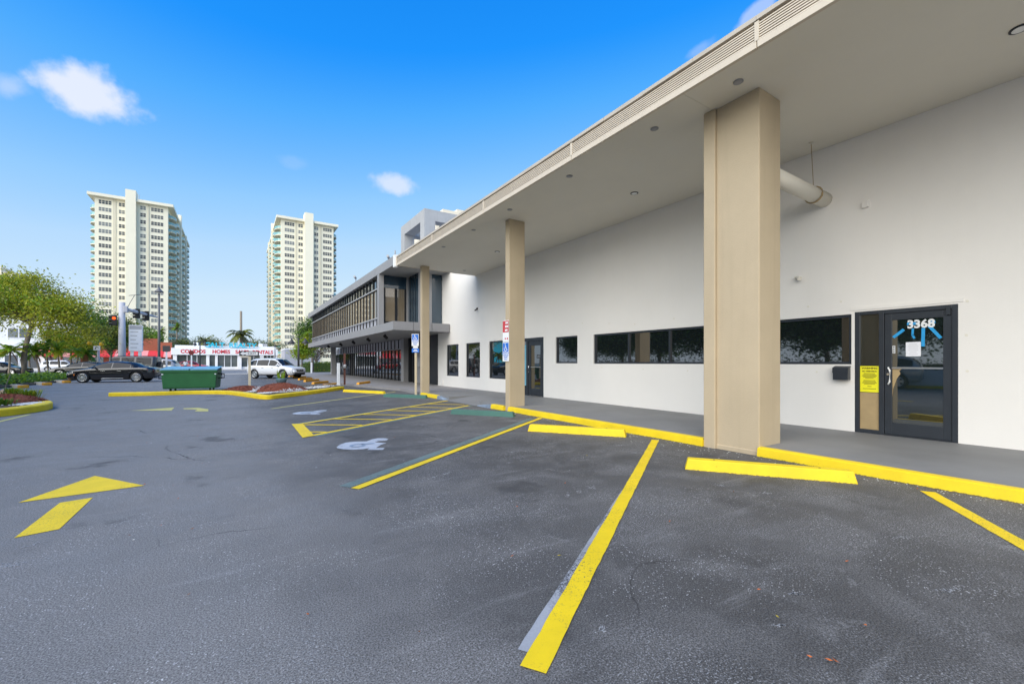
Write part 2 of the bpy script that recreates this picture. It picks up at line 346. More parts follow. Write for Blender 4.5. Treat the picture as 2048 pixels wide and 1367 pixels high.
class MB:
    def __init__(s): s.v = []; s.f = []; s.mi = []; s.cur = 0; s.sm = []; s.smooth = False
    def face(s, idx): s.f.append(idx); s.mi.append(s.cur); s.sm.append(s.smooth)
    def add(s, pts):
        i = len(s.v); s.v += [tuple(p) for p in pts]; return i
    def quad(s, *p): i = s.add(p); s.face(list(range(i, i + len(p)))); return s
    def box(s, x0, x1, y0, y1, z0, z1):
        i = s.add([(x, y, z) for z in (z0, z1) for y in (y0, y1) for x in (x0, x1)])
        for q in ((0, 2, 3, 1), (4, 5, 7, 6), (0, 1, 5, 4), (2, 6, 7, 3), (0, 4, 6, 2), (1, 3, 7, 5)): s.face([i + k for k in q])
        return s
    def bar(s, a, b, wd, ht):
        """a box of width wd and height ht along a-b (z of a is its underside)"""
        a, b = Vector(a), Vector(b); d = (b - a).normalized(); n = Vector((-d.y, d.x, 0)).normalized() * wd / 2; u = Vector((0, 0, ht))
        i = s.add([a - n, a + n, b + n, b - n, a - n + u, a + n + u, b + n + u, b - n + u])
        for q in ((0, 1, 2, 3), (4, 7, 6, 5), (0, 4, 5, 1), (1, 5, 6, 2), (2, 6, 7, 3), (3, 7, 4, 0)): s.face([i + k for k in q])
        return s
    def prism(s, poly, z0, z1):
        n = len(poly); ar = sum(poly[k][0] * poly[(k + 1) % n][1] - poly[(k + 1) % n][0] * poly[k][1] for k in range(n))
        if ar < 0: poly = poly[::-1]
        i = s.add([(x, y, z0) for x, y in poly] + [(x, y, z1) for x, y in poly])
        s.face([i + k for k in range(n)][::-1]); s.face([i + n + k for k in range(n)])
        for k in range(n): s.face([i + k, i + (k + 1) % n, i + n + (k + 1) % n, i + n + k])
        return s
    def flat(s, poly, z):
        n = len(poly); ar = sum(poly[k][0] * poly[(k + 1) % n][1] - poly[(k + 1) % n][0] * poly[k][1] for k in range(n))
        if ar < 0: poly = poly[::-1]
        i = s.add([(x, y, z) for x, y in poly]); s.face([i + k for k in range(n)]); return s
    def path(s, pts, rs, n=8, cap=True):
        pts = [Vector(p) for p in pts]; rings = []
        for k, p in enumerate(pts):
            d = (pts[min(k + 1, len(pts) - 1)] - pts[max(k - 1, 0)]).normalized()
            a = d.cross(Vector((0, 0, 1)));
            if a.length < .05: a = d.cross(Vector((0, 1, 0)))
            a.normalize(); b = d.cross(a); r = rs[k] if isinstance(rs, (list, tuple)) else rs
            rings.append(s.add([p + a * math.cos(t * 2 * math.pi / n) * r + b * math.sin(t * 2 * math.pi / n) * r for t in range(n)]))
        sv = s.smooth; s.smooth = True
        for q, w_ in zip(rings, rings[1:]):
            for t in range(n): s.face([q + t, q + (t + 1) % n, w_ + (t + 1) % n, w_ + t])
        s.smooth = sv
        if cap: s.face([rings[0] + t for t in range(n)][::-1]); s.face([rings[-1] + t for t in range(n)])
        return s
    def lathe(s, prof, n=16, c=(0, 0, 0)):
        rings = [s.add([(c[0] + r * math.cos(t * 2 * math.pi / n), c[1] + r * math.sin(t * 2 * math.pi / n), c[2] + z) for t in range(n)]) for r, z in prof]
        sv = s.smooth; s.smooth = True
        for q, w_ in zip(rings, rings[1:]):
            for t in range(n): s.face([q + t, q + (t + 1) % n, w_ + (t + 1) % n, w_ + t])
        s.smooth = sv
        s.face([rings[0] + t for t in range(n)][::-1]); s.face([rings[-1] + t for t in range(n)])
        return s
    def mesh(s, name, mats):
        me = bpy.data.meshes.new(name); me.from_pydata(s.v, [], s.f)
        for m in ([mats] if isinstance(mats, str) else mats): me.materials.append(MATS[m])
        me.polygons.foreach_set('material_index', s.mi); me.polygons.foreach_set('use_smooth', s.sm); me.update(); return me
    def build(s, name, mats, parent=None, bevel=0.0, world=False, **tags):
        """vertices are in the parent's frame, or in world space when world is set"""
        if world and parent:
            inv = WM[parent].inverted(); s.v = [tuple(inv @ Vector(p)) for p in s.v]
        o = mount(name, s.mesh(name, mats), parent)
        if bevel:
            b = o.modifiers.new('bevel', 'BEVEL'); b.width = bevel; b.segments = 2; b.limit_method = 'ANGLE'; b.angle_limit = rad(40)
        return tag(o, **tags) if tags else o
TXT = {}
def text_mesh(s, size, mat, bold=0.0, extrude=.004, shear=0.0, space=1.0):
    key = (s, size, mat, bold, extrude, shear, space)
    if key in TXT: return TXT[key]
    cu = bpy.data.curves.new('lettering', 'FONT'); cu.body = s; cu.size = size; cu.align_x = 'CENTER'; cu.align_y = 'CENTER'; cu.extrude = extrude; cu.offset = bold; cu.shear = shear; cu.space_character = space; cu.resolution_u = 3
    o = bpy.data.objects.new('lettering', cu); COL.objects.link(o); bpy.context.view_layer.update()
    me = bpy.data.meshes.new_from_object(o.evaluated_get(bpy.context.evaluated_depsgraph_get()))
    bpy.data.objects.remove(o); bpy.data.curves.remove(cu)
    me.materials.clear(); me.materials.append(MATS[mat]); TXT[key] = me; return me
def text_on(name, s, parent, pos, n, size, mat, sx=1.0, **k):
    return mount(name, text_mesh(s, size, mat, **k), parent, Matrix.Translation(pos) @ mface(n) @ Matrix.Diagonal((sx, 1, 1, 1)))
def panel(name, parent, pos, n, w_, h_, mat, t=.004, corner=0.0):
    mb = MB(); mb.box(-w_ / 2, w_ / 2, -h_ / 2, h_ / 2, 0, t)
    return mount(name, mb.mesh(name, mat), parent, Matrix.Translation(pos) @ mface(n))
def isa_mesh(mat, s=1.0, t=.002):
    """wheelchair symbol about 1 unit tall"""
    mb = MB()
    def stroke(a, b, wd):
        a, b = Vector(a), Vector(b); d = (b - a).normalized(); n = Vector((-d.y, d.x)) * wd / 2
        mb.prism([tuple(a - n), tuple(b - n), tuple(b + n), tuple(a + n)], 0, t)
    for k in range(20):
        a0, a1 = [rad(150 + 250 * j / 20) for j in (k, k + 1)]
        mb.prism([(-.04 + r * math.cos(a), -.18 + r * math.sin(a)) for r, a in ((.30, a0), (.30, a1), (.215, a1), (.215, a0))], 0, t)
    stroke((-.09, .30), (-.06, -.12), .10); stroke((-.07, .12), (.14, .12), .07); stroke((-.10, -.10), (.20, -.10), .09); stroke((.18, -.08), (.30, -.38), .09); stroke((.27, -.37), (.38, -.33), .07)
    mb.prism([(-.10 + .075 * math.cos(a * math.pi / 6), .42 + .075 * math.sin(a * math.pi / 6)) for a in range(12)], 0, t)
    mb.v = [(x * s, y * s, z) for x, y, z in mb.v]
    return mb.mesh('wheelchair_symbol', mat)

# ================================================================== SETTING
def struct(name, mb, mat, **k): return tag(mb.build(name, mat, **k), kind='structure')
struct('ground', MB().flat([(-1500, -1500), (1500, -1500), (1500, 1500), (-1500, 1500)], -.03), 'far_ground')
LOT = struct('parking_lot', MB().flat([(-16, -45), (30, -45), (30, 61.5), (-16, 61.5)], 0), 'asphalt')
struct('sidewalk', MB().box(-120, 60, 61.5, 65, -.1, .05), 'concrete')
struct('road', MB().flat([(-160, 65), (160, 65), (160, 97), (-160, 97)], -.012), 'road_asphalt')
struct('side_street', MB().flat([(-120, -60), (-16.2, -60), (-16.2, 61.4), (-120, 61.4)], -.018), 'road_asphalt')
struct('shop_pavement', MB().box(-120, 60, 97, 135, -.1, .06), 'concrete')

# ---- painted markings (parts of the lot)
def mark(name, polys, mat, z=.004):
    mb = MB()
    for p in polys: mb.flat(p, z)
    return mb.build(name, mat, LOT)
def strip(a, b, wd):
    a, b = Vector(a), Vector(b); d = (b - a).normalized(); n = Vector((-d.y, d.x)) * wd / 2
    k = max(2, int((b - a).length / .09)); L_, R2 = [], []
    for i in range(k + 1):
        p = a.lerp(b, i / k); L_.append(tuple(p + n * (1 + R_.uniform(-.05, .04)))); R2.append(tuple(p - n * (1 + R_.uniform(-.05, .04))))
    return L_ + R2[::-1]
mark('bay_line', [strip((1.13, 1.57), (6.36, 5.04), .125)], 'yellow_line', .008)
mark('old_bay_line', [strip((1.185, 1.675), (3.6, 3.22), .125)], 'white_faded', .004)
mark('bay_line', [strip((1.10, 4.90), (6.45, 8.61), .115)], 'yellow_line', .008)
mark('old_bay_line', [strip((1.02, 5.05), (6.25, 8.70), .16)], 'green_faded', .004)
mark('bay_line', [strip((6.30, 1.42), (1.0, -2.1), .13)], 'yellow_line')
mark('bay_line', [strip((.89, 14.84), (6.45, 20.3), .10)], 'pale_yellow')
mark('bay_line', [strip((1.14, 8.87), (6.36, 12.42), .115)], 'yellow_line', .008)
mark('bay_line', [strip((1.14, 10.70), (6.55, 14.44), .115)], 'yellow_line', .008)
mark('old_bay_line', [strip((1.25, 8.83), (6.45, 12.36), .14)], 'green_faded')
mark('old_bay_line', [strip((1.1, 10.80), (6.0, 14.16), .14)], 'green_faded')
mark('bay_end_line', [[(1.03, 8.74), (1.05, 10.84), (1.27, 10.80), (1.25, 8.90)]], 'yellow_line', .010)
for a, b in [((1.22, 10.64), (2.36, 9.83)), ((2.03, 11.30), (3.2, 10.36)), ((2.85, 11.87), (3.99, 10.90)), ((3.72, 12.44), (4.79, 11.45)), ((4.6, 13.02), (5.58, 12.02)), ((5.47, 13.66), (6.37, 12.72)), ((1.23, 9.43), (1.52, 9.23))]:
    mark('hatch_line', [strip(a, b, .10)], 'yellow_line', .006)
mark('arrow_head', [[(-1.83, 6.25), (-1.47, 7.22), (-.88, 6.34)]], 'yellow_line')
mark('arrow_shaft', [[(-1.49, 5.01), (-1.25, 5.07), (-1.25, 6.07), (-1.48, 6.02)]], 'yellow_line')
mark('turn_arrow_head', [[(-2.60, 16.47), (-1.63, 16.9), (-1.60, 15.87)]], 'pale_yellow')
mark('turn_arrow_shaft', [[(-1.37, 16.46), (-1.0, 16.4), (-.71, 15.7), (-.68, 15.0), (-1.01, 15.2), (-.98, 15.75), (-1.34, 16.15)]], 'pale_yellow')
ISA = [(1.39, 7.49), (1.48, 7.69), (1.6, 7.83), (1.76, 7.84), (1.94, 7.75), (2.08, 7.91), (2.2, 7.96), (2.32, 7.88), (2.33, 7.76), (2.26, 7.64), (2.13, 7.67), (2.04, 7.59), (2.19, 7.4), (2.07, 7.3), (1.95, 7.12), (1.92, 7.06), (2.04, 6.99), (1.97, 6.85), (1.76, 6.99), (1.83, 7.12), (1.72, 7.08), (1.57, 7.13), (1.45, 7.25), (1.39, 7.37)]
for dx, dy in ((0, 0), (-.10, 5.62)):
    mark('wheelchair_marking', [[(x + dx, y + dy) for x, y in ISA]], 'white_paint')
    ring = []
    for k in range(16):
        a0, a1 = k * math.pi / 8, (k + 1) * math.pi / 8
        ring.append([(1.71 + dx + r * math.cos(a), 7.43 + dy + r * 1.15 * math.sin(a)) for r, a in ((.13, a0), (.13, a1), (.075, a1), (.075, a0))])
    ring.append([(1.79 + dx, 7.55 + dy), (2.02 + dx, 7.52 + dy), (1.98 + dx, 7.44 + dy), (1.80 + dx, 7.46 + dy)])
    mark('wheelchair_symbol', ring, 'blue_faded', .008)
mark('bay_line', [strip((-4.75, 14.0), (-4.70, 16.75), .10)], 'pale_yellow')
for y in (25.4, 28.5, 31.9, 35.5, 38.9, 45.7, 49.1):
    mark('white_bay_line', [strip((-10.2, y + .25), (-5.4, y), .09)], 'white_paint')
for y in (29.6, 33.2, 36.9, 40.6, 44.3, 48.0):
    mark('white_bay_line', [strip((4.3, y - 1.6), (.4, y + 1.1), .09)], 'white_paint')

# pale plaster splashes and scuffs on the asphalt
def ground_at(px, py): d = CAM_F * CAM_H / (py - HORIZON); return C(px, d)
for px, py, a, b, ang in [(1203, 1259, .028, .018, .2), (1182, 975, .075, .045, .5), (1158, 983, .05, .03, .6), (1135, 990, .08, .02, .6), (893, 947, .17, .035, .62), (868, 953, .10, .03, .62), (1024, 904, .045, .035, 0), (1020, 925, .05, .03, .3), (915, 905, .06, .03, 0), (950, 880, .05, .02, .4), (845, 1017, .025, .015, 0), (525, 907, .04, .02, .3), (172, 930, .05, .015, 0), (260, 921, .04, .012, .2), (740, 903, .03, .015, 0), (1440, 970, .12, .05, -.5), (1530, 985, .10, .04, -.5), (1270, 905, .10, .03, -.7), (1800, 1075, .14, .03, -.4), (1900, 1180, .10, .02, -.4), (1560, 1250, .05, .008, -.5), (1590, 1187, .05, .015, -.6), (1240, 890, .08, .03, -.7), (1420, 895, .05, .02, 0), (20, 1130, .12, .06, .4), (60, 1090, .10, .03, .5)]:
    p = ground_at(px, py); q = []; a *= .62; b *= .62
    for k in range(int(30 + 5200 * a * b * 4)):
        x_, y_ = R_.gauss(0, a), R_.gauss(0, b); cx, cy_ = p.x + x_ * math.cos(ang) - y_ * math.sin(ang), p.y + x_ * math.sin(ang) + y_ * math.cos(ang); r = R_.uniform(.0015, .0055) * (1.5 if abs(x_) < a * .6 else 1); t0 = R_.random() * 6
        q.append([(cx + r * R_.uniform(.6, 1.3) * math.cos(t0 + t * 1.257), cy_ + r * R_.uniform(.6, 1.3) * math.sin(t0 + t * 1.257)) for t in range(5)])
    mark('plaster_splash', q, 'chalk', .003)['kind'] = 'stuff'
# ---- walkway with its kerb ramp
wk = MB()
wk.prism([(6.66, -10), (9.60, -10), (9.60, 12.2), (6.66, 12.2)], -.05, .13)
wk.prism([(7.75, 12.2), (9.60, 12.2), (9.60, 14.6), (7.75, 14.6)], -.05, .13)
wk.prism([(6.66, 14.6), (9.60, 14.6), (9.60, 18.0), (6.66, 18.0)], -.05, .13)
wk.quad((6.5, 12.2, .006), (7.75, 12.2, .13), (7.75, 14.6, .13), (6.5, 14.6, .006))
WALK = struct('walkway', wk, 'walk_grey')
struct('shop_walkway', MB().prism([(6.72, 18.0), (9.60, 18.0), (9.60, 22.46), (25, 22.46), (25, 62), (5.6, 62), (5.6, 27.2), (6.85, 20.6)], -.05, .125), 'walk_tan')
def kerb(y0, y1, mat, h0=.135, h1=.135):
    mb = MB(); n = max(1, int((y1 - y0) / .5))
    for i in range(n):
        a, b = y0 + (y1 - y0) * i / n, y0 + (y1 - y0) * (i + 1) / n; ha, hb = h0 + (h1 - h0) * i / n, h0 + (h1 - h0) * (i + 1) / n
        j0, j1 = kj(a), kj(b)
        mb.quad((6.52 + j0, a, -.02), (6.52 + j1, b, -.02), (6.54 + j1, b, hb - .015), (6.54 + j0, a, ha - .015))
        mb.quad((6.54 + j0, a, ha - .015), (6.54 + j1, b, hb - .015), (6.565 + j1, b, hb), (6.565 + j0, a, ha))
        mb.quad((6.565 + j0, a, ha), (6.565 + j1, b, hb), (6.675, b, hb), (6.675, a, ha))
    mb.quad((6.52 + kj(y0), y0, -.02), (6.54 + kj(y0), y0, h0 - .015), (6.675, y0, h0), (6.675, y0, -.02)); mb.quad((6.52 + kj(y1), y1, -.02), (6.675, y1, -.02), (6.675, y1, h1), (6.54 + kj(y1), y1, h1 - .015))
    mb.v = [tuple(v) for v in mb.v]
    o = mb.build('kerb', mat); o['kind'] = 'structure'; return o
def kj(y): return .010 * math.sin(y * 2.7) + .006 * math.sin(y * 7.1 + 1)
kerb(-10, 3.34, 'yellow_kerb'); kerb(4.22, 10.30, 'yellow_kerb'); kerb(10.56, 11.25, 'yellow_kerb'); kerb(11.25, 12.2, 'blue_faded', .135, .02)
kerb(14.6, 15.4, 'blue_faded', .02, .13); kerb(15.4, 17.2, 'yellow_kerb', .13)

# ================================================================== WHITE BUILDING WITH CANOPY
WX = 9.57
B = root('commercial_building', (WX, 7, 0), 'white stucco commercial building with deep flat canopy on tan columns', 'building')
HOLES = [('door', 1.80, 3.14, .13, 2.33), ('ribbon', 3.19, 9.98, 1.37, 2.30), ('small', 10.74, 11.90, 1.38, 2.31), ('door2', 12.61, 14.25, .13, 2.36), ('tall', 15.0, 16.67, .70, 2.36), ('tall', 17.52, 18.97, .70, 2.36), ('tall', 19.82, 21.30, .70, 2.36)]
mb = MB(); ys = sorted({-10., 22.46} | {h[1] for h in HOLES} | {h[2] for h in HOLES})
for a, b in zip(ys, ys[1:]):
    z = 0.0; hs_ = sorted([h for h in HOLES if h[1] <= a and h[2] >= b], key=lambda h: h[3])
    for h in hs_ + [None]:
        top = h[3] if h else 7.4
        if top - z > .001: mb.quad((WX, b, z), (WX, a, z), (WX, a, top), (WX, b, top))
        if h: z = h[4]
for _, a, b, z0, z1 in HOLES:
    x1 = WX + .16
    mb.quad((WX, a, z1), (x1, a, z1), (x1, b, z1), (WX, b, z1)); mb.quad((WX, a, z0), (WX, b, z0), (x1, b, z0), (x1, a, z0))
    mb.quad((WX, a, z0), (x1, a, z0), (x1, a, z1), (WX, a, z1)); mb.quad((WX, b, z0), (WX, b, z1), (x1, b, z1), (x1, b, z0))
mb.quad((WX, 22.46, 0), (WX, 22.46, 7.4), (28, 22.46, 7.4), (28, 22.46, 0)); mb.quad((WX, -10, 0), (28, -10, 0), (28, -10, 7.4), (WX, -10, 7.4))
mb.quad((WX, -10, 7.4), (28, -10, 7.4), (28, 22.46, 7.4), (WX, 22.46, 7.4)); mb.quad((28, -10, 0), (28, 22.46, 0), (28, 22.46, 7.4), (28, -10, 7.4))
mb.build('wall', 'stucco_white', B, world=True)
def window(y0, y1, z0, z1, mulls=(), fw=.05, glass='glass_dark', inset=.07):
    x = WX + inset; m = MB()
    for a, b in ((y0, y0 + fw), (y1 - fw, y1)): m.box(x - .03, x + .05, a, b, z0, z1)
    m.box(x - .031, x + .05, y0 + fw, y1 - fw, z0, z0 + fw); m.box(x - .031, x + .05, y0 + fw, y1 - fw, z1 - fw, z1)
    for q in mulls: m.box(x - .029, x + .05, q - fw / 2, q + fw / 2, z0 + fw, z1 - fw)
    wdw = m.build('window_frame', 'frame_dark', B, world=True)
    es = [y0 + fw] + [e for q in mulls for e in (q - fw / 2, q + fw / 2)] + [y1 - fw]
    for a, b in zip(es[::2], es[1::2]):
        MB().box(x + .012, x + .022, a, b, z0 + fw, z1 - fw).build('pane', glass, wdw, world=True)
    return wdw
window(3.19, 9.98, 1.37, 2.30, (4.50, 5.80, 7.17, 8.57)); window(10.74, 11.90, 1.38, 2.31)
for a, b in ((15.0, 16.67), (17.52, 18.97), (19.82, 21.30)): window(a, b, .70, 2.36)
# thin render lip above the near door
MB().box(WX - .014, WX + .01, 1.74, 3.20, 2.36, 2.42).build('door_lip', 'stucco_white', B, world=True)
# near door: frame, side light, leaf
x = WX + .03
m = MB()
for a, b in ((1.80, 1.87), (3.07, 3.14), (2.72, 2.79)): m.box(x - .03, x + .06, a, b, .13, 2.33)
m.box(x - .028, x + .06, 1.87, 2.72, 2.26, 2.33); m.box(x - .028, x + .06, 2.79, 3.07, 2.27, 2.33); m.box(x - .028, x + .06, 2.79, 3.07, .13, .20); m.box(x - .04, x + .06, 1.87, 2.72, .13, .145)
DF = m.build('door_frame', 'frame_dark', B, bevel=.004, world=True)
MB().box(x + .015, x + .025, 2.79, 3.07, .20, 2.27).build('side_light', 'glass_door', DF, world=True)
MB().box(x + .000, x + .010, 2.792, 3.068, .20, .86).build('board', 'board_tan', DF, world=True)
m = MB()
for a, b in ((1.875, 1.975), (2.615, 2.715)): m.box(x - .012, x + .032, a, b, .15, 2.255)
m.box(x - .011, x + .032, 1.975, 2.615, 2.14, 2.255); m.box(x - .011, x + .032, 1.975, 2.615, .15, .36)
DR = m.build('door', 'frame_dark', B, bevel=.004, world=True)
MB().box(x + .008, x + .018, 1.975, 2.615, .36, 2.14).build('pane', 'glass_door', DR, world=True)
m = MB(); m.path([(x - .012, 2.66, 1.02), (x - .055, 2.655, 1.03), (x - .065, 2.63, 1.07), (x - .065, 2.63, 1.27), (x - .055, 2.655, 1.31), (x - .012, 2.66, 1.32)], .012, 8); m.build('handle', 'lens_white', DR, world=True)
MB().lathe([(.018, -.008), (.018, .008)], 12, (0, 0, 0)); m = MB(); m.path([(x - .026, 2.665, 1.20), (x - .010, 2.665, 1.20)], .020, 12); m.build('lock', 'chrome', DR, world=True)
MB().box(x - .016, x + .006, 1.975, 2.615, 1.295, 1.325).build('push_bar', 'metal', DR, world=True)
MB().box(x - .05, x - .012, 1.885, 1.935, 2.17, 2.30).build('closer', 'frame_dark', DR, world=True)
for i, ch in enumerate('3368'):
    text_on('numeral', ch, DR, (x + .002, 2.375 - i * .086, 2.045), (-1, 0, 0), .185, 'sign_white', sx=.92, bold=.007, extrude=.002)
def tape(a, b, wd=.045):
    ya, za = a; yb, zb = b; d = Vector((yb - ya, zb - za)).normalized(); n = Vector((-d.y, d.x)) * wd / 2; m = MB(); xx = x + .0045
    m.quad((xx, ya - n.x, za - n.y), (xx, yb - n.x, zb - n.y), (xx, yb + n.x, zb + n.y), (xx, ya + n.x, za + n.y)); m.build('tape_strip', 'tape_blue', DR, world=True)
tape((2.60, 1.84), (2.46, 1.97)); tape((2.345, 1.98), (2.35, 1.86), .03); tape((2.35, 1.87), (2.325, 1.81), .03); tape((2.215, 1.98), (2.22, 1.67)); tape((2.145, 2.06), (2.07, 2.075)); tape((2.145, 2.01), (2.005, 1.80)); tape((2.30, 2.06), (2.42, 2.065))
panel('notice_sheet', DR, (x + .004, 2.34, 1.63), (-1, 0, 0), .19, .24, 'paper', .002)
for i, wd in enumerate((.10, .13, .12, .13, .09, .12)): panel('notice_line', DR, (x + .0015, 2.34, 1.715 - i * .034), (-1, 0, 0), wd, .004, 'pole_grey', .0015)
panel('push_sticker', DR, (x + .004, 2.592, 1.63), (-1, 0, 0), .036, .13, 'sign_white', .002)
for i in range(4): panel('sticker_mark', DR, (x + .0015, 2.592, 1.675 - i * .03), (-1, 0, 0), .018, .018, 'ink', .0015)
m = MB(); m.quad((x + .004, 2.612, .80), (x + .004, 2.60, .95), (x + .004, 2.555, 1.12), (x + .004, 2.505, 1.21), (x + .004, 2.52, 1.26), (x + .004, 2.485, 1.295), (x + .004, 2.612, 1.295)); m.build('torn_paper', 'board_tan', DR, world=True)
# yellow warning notice on the side light
WN = panel('warning_notice', DF, (x - .004, 2.93, 1.105), (-1, 0, 0), .272, .47, 'sign_yellow', .003)
text_on('lettering', 'WARNING', WN, (x - .008, 2.93, 1.30), (-1, 0, 0), .048, 'ink_olive', sx=.98, bold=.002, extrude=.0005)
text_on('lettering', 'NO TRESPASSING', WN, (x - .008, 2.93, 1.245), (-1, 0, 0), .030, 'ink_olive', sx=.88, bold=.0015, extrude=.0005)
for i, wd in enumerate((.16, .20, .21, .18, .12, 0, .17, .19, .21, .16, 0, .06, 0, .19)):
    if wd: panel('notice_line', WN, (x - .008, 2.93, 1.205 - i * .021), (-1, 0, 0), wd, .009, 'ink_olive', .0006)
# far door
m = MB(); a, b = 12.61, 14.25
for q0, q1 in ((a, a + .09), (13.62, 13.74), (b - .07, b)): m.box(x - .03, x + .06, q0, q1, .13, 2.36)
m.box(x - .028, x + .06, a + .09, 13.62, 2.24, 2.36); m.box(x - .028, x + .06, 13.74, b - .07, 2.24, 2.36); m.box(x - .028, x + .06, 13.74, b - .07, .13, .42)
DF2 = m.build('door_frame', 'frame_dark', B, world=True)
MB().box(x + .01, x + .02, 13.74, b - .07, .42, 2.24).build('side_light', 'glass_door', DF2, world=True)
MB().box(x + .0, x + .006, 13.76, 13.92, .50, 2.10).build('side_light_sheet', 'lid_blue', DF2, world=True)
m = MB()
for q0, q1 in ((12.71, 12.83), (13.46, 13.61)): m.box(x - .01, x + .03, q0, q1, .15, 2.23)
m.box(x - .009, x + .03, 12.83, 13.46, 2.06, 2.23); m.box(x - .009, x + .03, 12.83, 13.46, .15, .40)
D2 = m.build('door', 'frame_dark', B, world=True)
MB().box(x + .008, x + .016, 12.83, 13.46, .40, 2.06).build('pane', 'glass_door', D2, world=True)
m = MB(); m.path([(x - .01, 13.56, 1.0), (x - .06, 13.55, 1.04), (x - .06, 13.55, 1.26), (x - .01, 13.56, 1.30)], .014, 8); m.build('handle', 'chrome', D2, world=True)
MB().box(x - .014, x + .006, 12.83, 13.46, 1.22, 1.25).build('push_bar', 'metal', D2, world=True)

# canopy
EX, SZ = 5.72, 5.55
cy = [-10.0, -8.11, -4.43, -.75, 2.93, 6.61, 10.29, 13.97, 17.9]
mb = MB()
sy_ = [-10.0, 4.07, 17.9]
for a, b in zip(sy_, sy_[1:]): mb.box(EX + .06, WX - .004, a + (.0 if a < 0 else .005), b, SZ, SZ + .04)
CAN = mb.build('canopy_soffit', 'soffit', B, world=True)
MB().box(EX + .055, WX - .003, -10, 17.9, SZ + .045, 5.88).build('canopy_deck', 'coping', B, world=True)
for a, b in zip(cy, cy[1:]):
    L_ = b - a - .012; f = MB().box(EX, EX + .055, a + .006, b - .006, 5.525, 5.615).build('fascia_board', 'fascia', B, bevel=.004, world=True)
    for k in range(7):
        z = 5.620 + k * .0345
        MB().prism([(0, 0), (.030, 0), (.030, .030), (.008, .030), (0, .024)], 0, 1)
        s_ = MB(); s_.quad((EX + .004, a + .03, z), (EX + .004, b - .03, z), (EX + .010, b - .03, z + .021), (EX + .010, a + .03, z + .021)); s_.quad((EX + .010, a + .03, z + .021), (EX + .010, b - .03, z + .021), (EX + .050, b - .03, z + .023), (EX + .050, a + .03, z + .023)); s_.quad((EX + .004, a + .03, z), (EX + .050, a + .03, z), (EX + .050, b - .03, z), (EX + .004, b - .03, z))
        s_.build('slat', 'fascia', B, world=True)
    MB().box(EX - .002, EX + .05, b - .028, b + .028 if b < 17 else b, 5.617, 5.868).build('joint_cover', 'fascia', B, world=True)
    n = 4; m = MB()
    for i in range(n):
        p, q = a + (b - a) * i / n, a + (b - a) * (i + 1) / n; j = R_.uniform(-.008, .010)
        m.box(EX - .008 + j, EX + .40, p + .002, q - .002, 5.884 + j * .4, 5.945 + j)
    m.build('coping', 'coping', B, world=True)
MB().box(EX, WX - .005, 17.9, 17.93, SZ - .02, 5.94).build('canopy_end', 'fascia', B, world=True)
MB().box(EX - .06, EX + .10, 17.93, 18.16, 5.50, 6.02).build('end_cap', 'shop_white', B, world=True)
m = MB(); m.path([(EX, 18.05, 6.0), (EX, 18.05, 6.22)], .03, 6); m.build('roof_pipe', 'pole_grey', B, world=True)
# recessed lights in the soffit
for (lx, ly, lit) in [(6.22, 3.45, 0), (6.22, 4.95, 0), (6.22, 7.24, 0), (6.22, 9.7, 0), (6.22, 11.8, 0), (6.22, 14.1, 0), (8.17, 1.0, 1), (8.17, 7.1, 1), (8.17, 13.62, 1), (8.6, 17.2, 0), (8.17, -5.5, 1)]:
    r = .095 if lit else .07; m = MB(); pr = [(r, -.004), (r, -.012), (r * .78, -.014), (r * .74, -.002)]
    m.lathe(pr, 20, (lx, ly, SZ)); d_ = m.build('downlight', 'frame_dark' if lit else 'pole_grey', CAN, world=True)
    m = MB(); m.lathe([(r * .74, -.016), (r * .70, -.018)], 20, (lx, ly, SZ)); m.build('lens', 'lens_white' if lit else 'pole_grey', d_, world=True)
# columns
def column(y0, y1, x0, x1, rib=0):
    m = MB(); m.box(x0, x1, y0, y1 - rib, -.02, SZ - .002)
    if rib: m.box(x0 - .05, x1 - .02, y1 - rib, y1, -.02, SZ - .004)
    c = m.build('column', 'column_tan', B, bevel=.012, world=True); return c
c1 = column(3.34, 4.22, 6.60, 7.24, .20); column(10.32, 10.54, 6.60, 7.14); column(17.30, 17.52, 6.64, 6.98)
MB().box(6.585, 6.62, 3.33, 4.02, -.02, .07).build('column_base', 'column_tan', B, bevel=.01, world=True)
# drain pipe from the near column into the wall, on a ring hanger
m = MB(); m.path([(7.20, 3.62, 4.55), (9.585, 3.62, 4.55)], .135, 20); PI_ = m.build('drain_pipe', 'soffit', B, world=True)
m = MB(); m.path([(9.10 + .10 * math.sin(t * math.pi / 8) * 0, 3.62 + .15 * math.cos(t * math.pi / 8), 4.55 + .15 * math.sin(t * math.pi / 8)) for t in range(17)], .012, 6); m.path([(9.10, 3.62, 4.70), (9.10, 3.66, SZ)], .006, 5); m.build('pipe_hanger', 'board_tan', PI_, world=True)
m = MB(); m.lathe([(.05, -.03), (.03, 0)], 10, (9.10, 3.66, SZ)); m.build('hanger_cap', 'soffit', PI_, world=True)
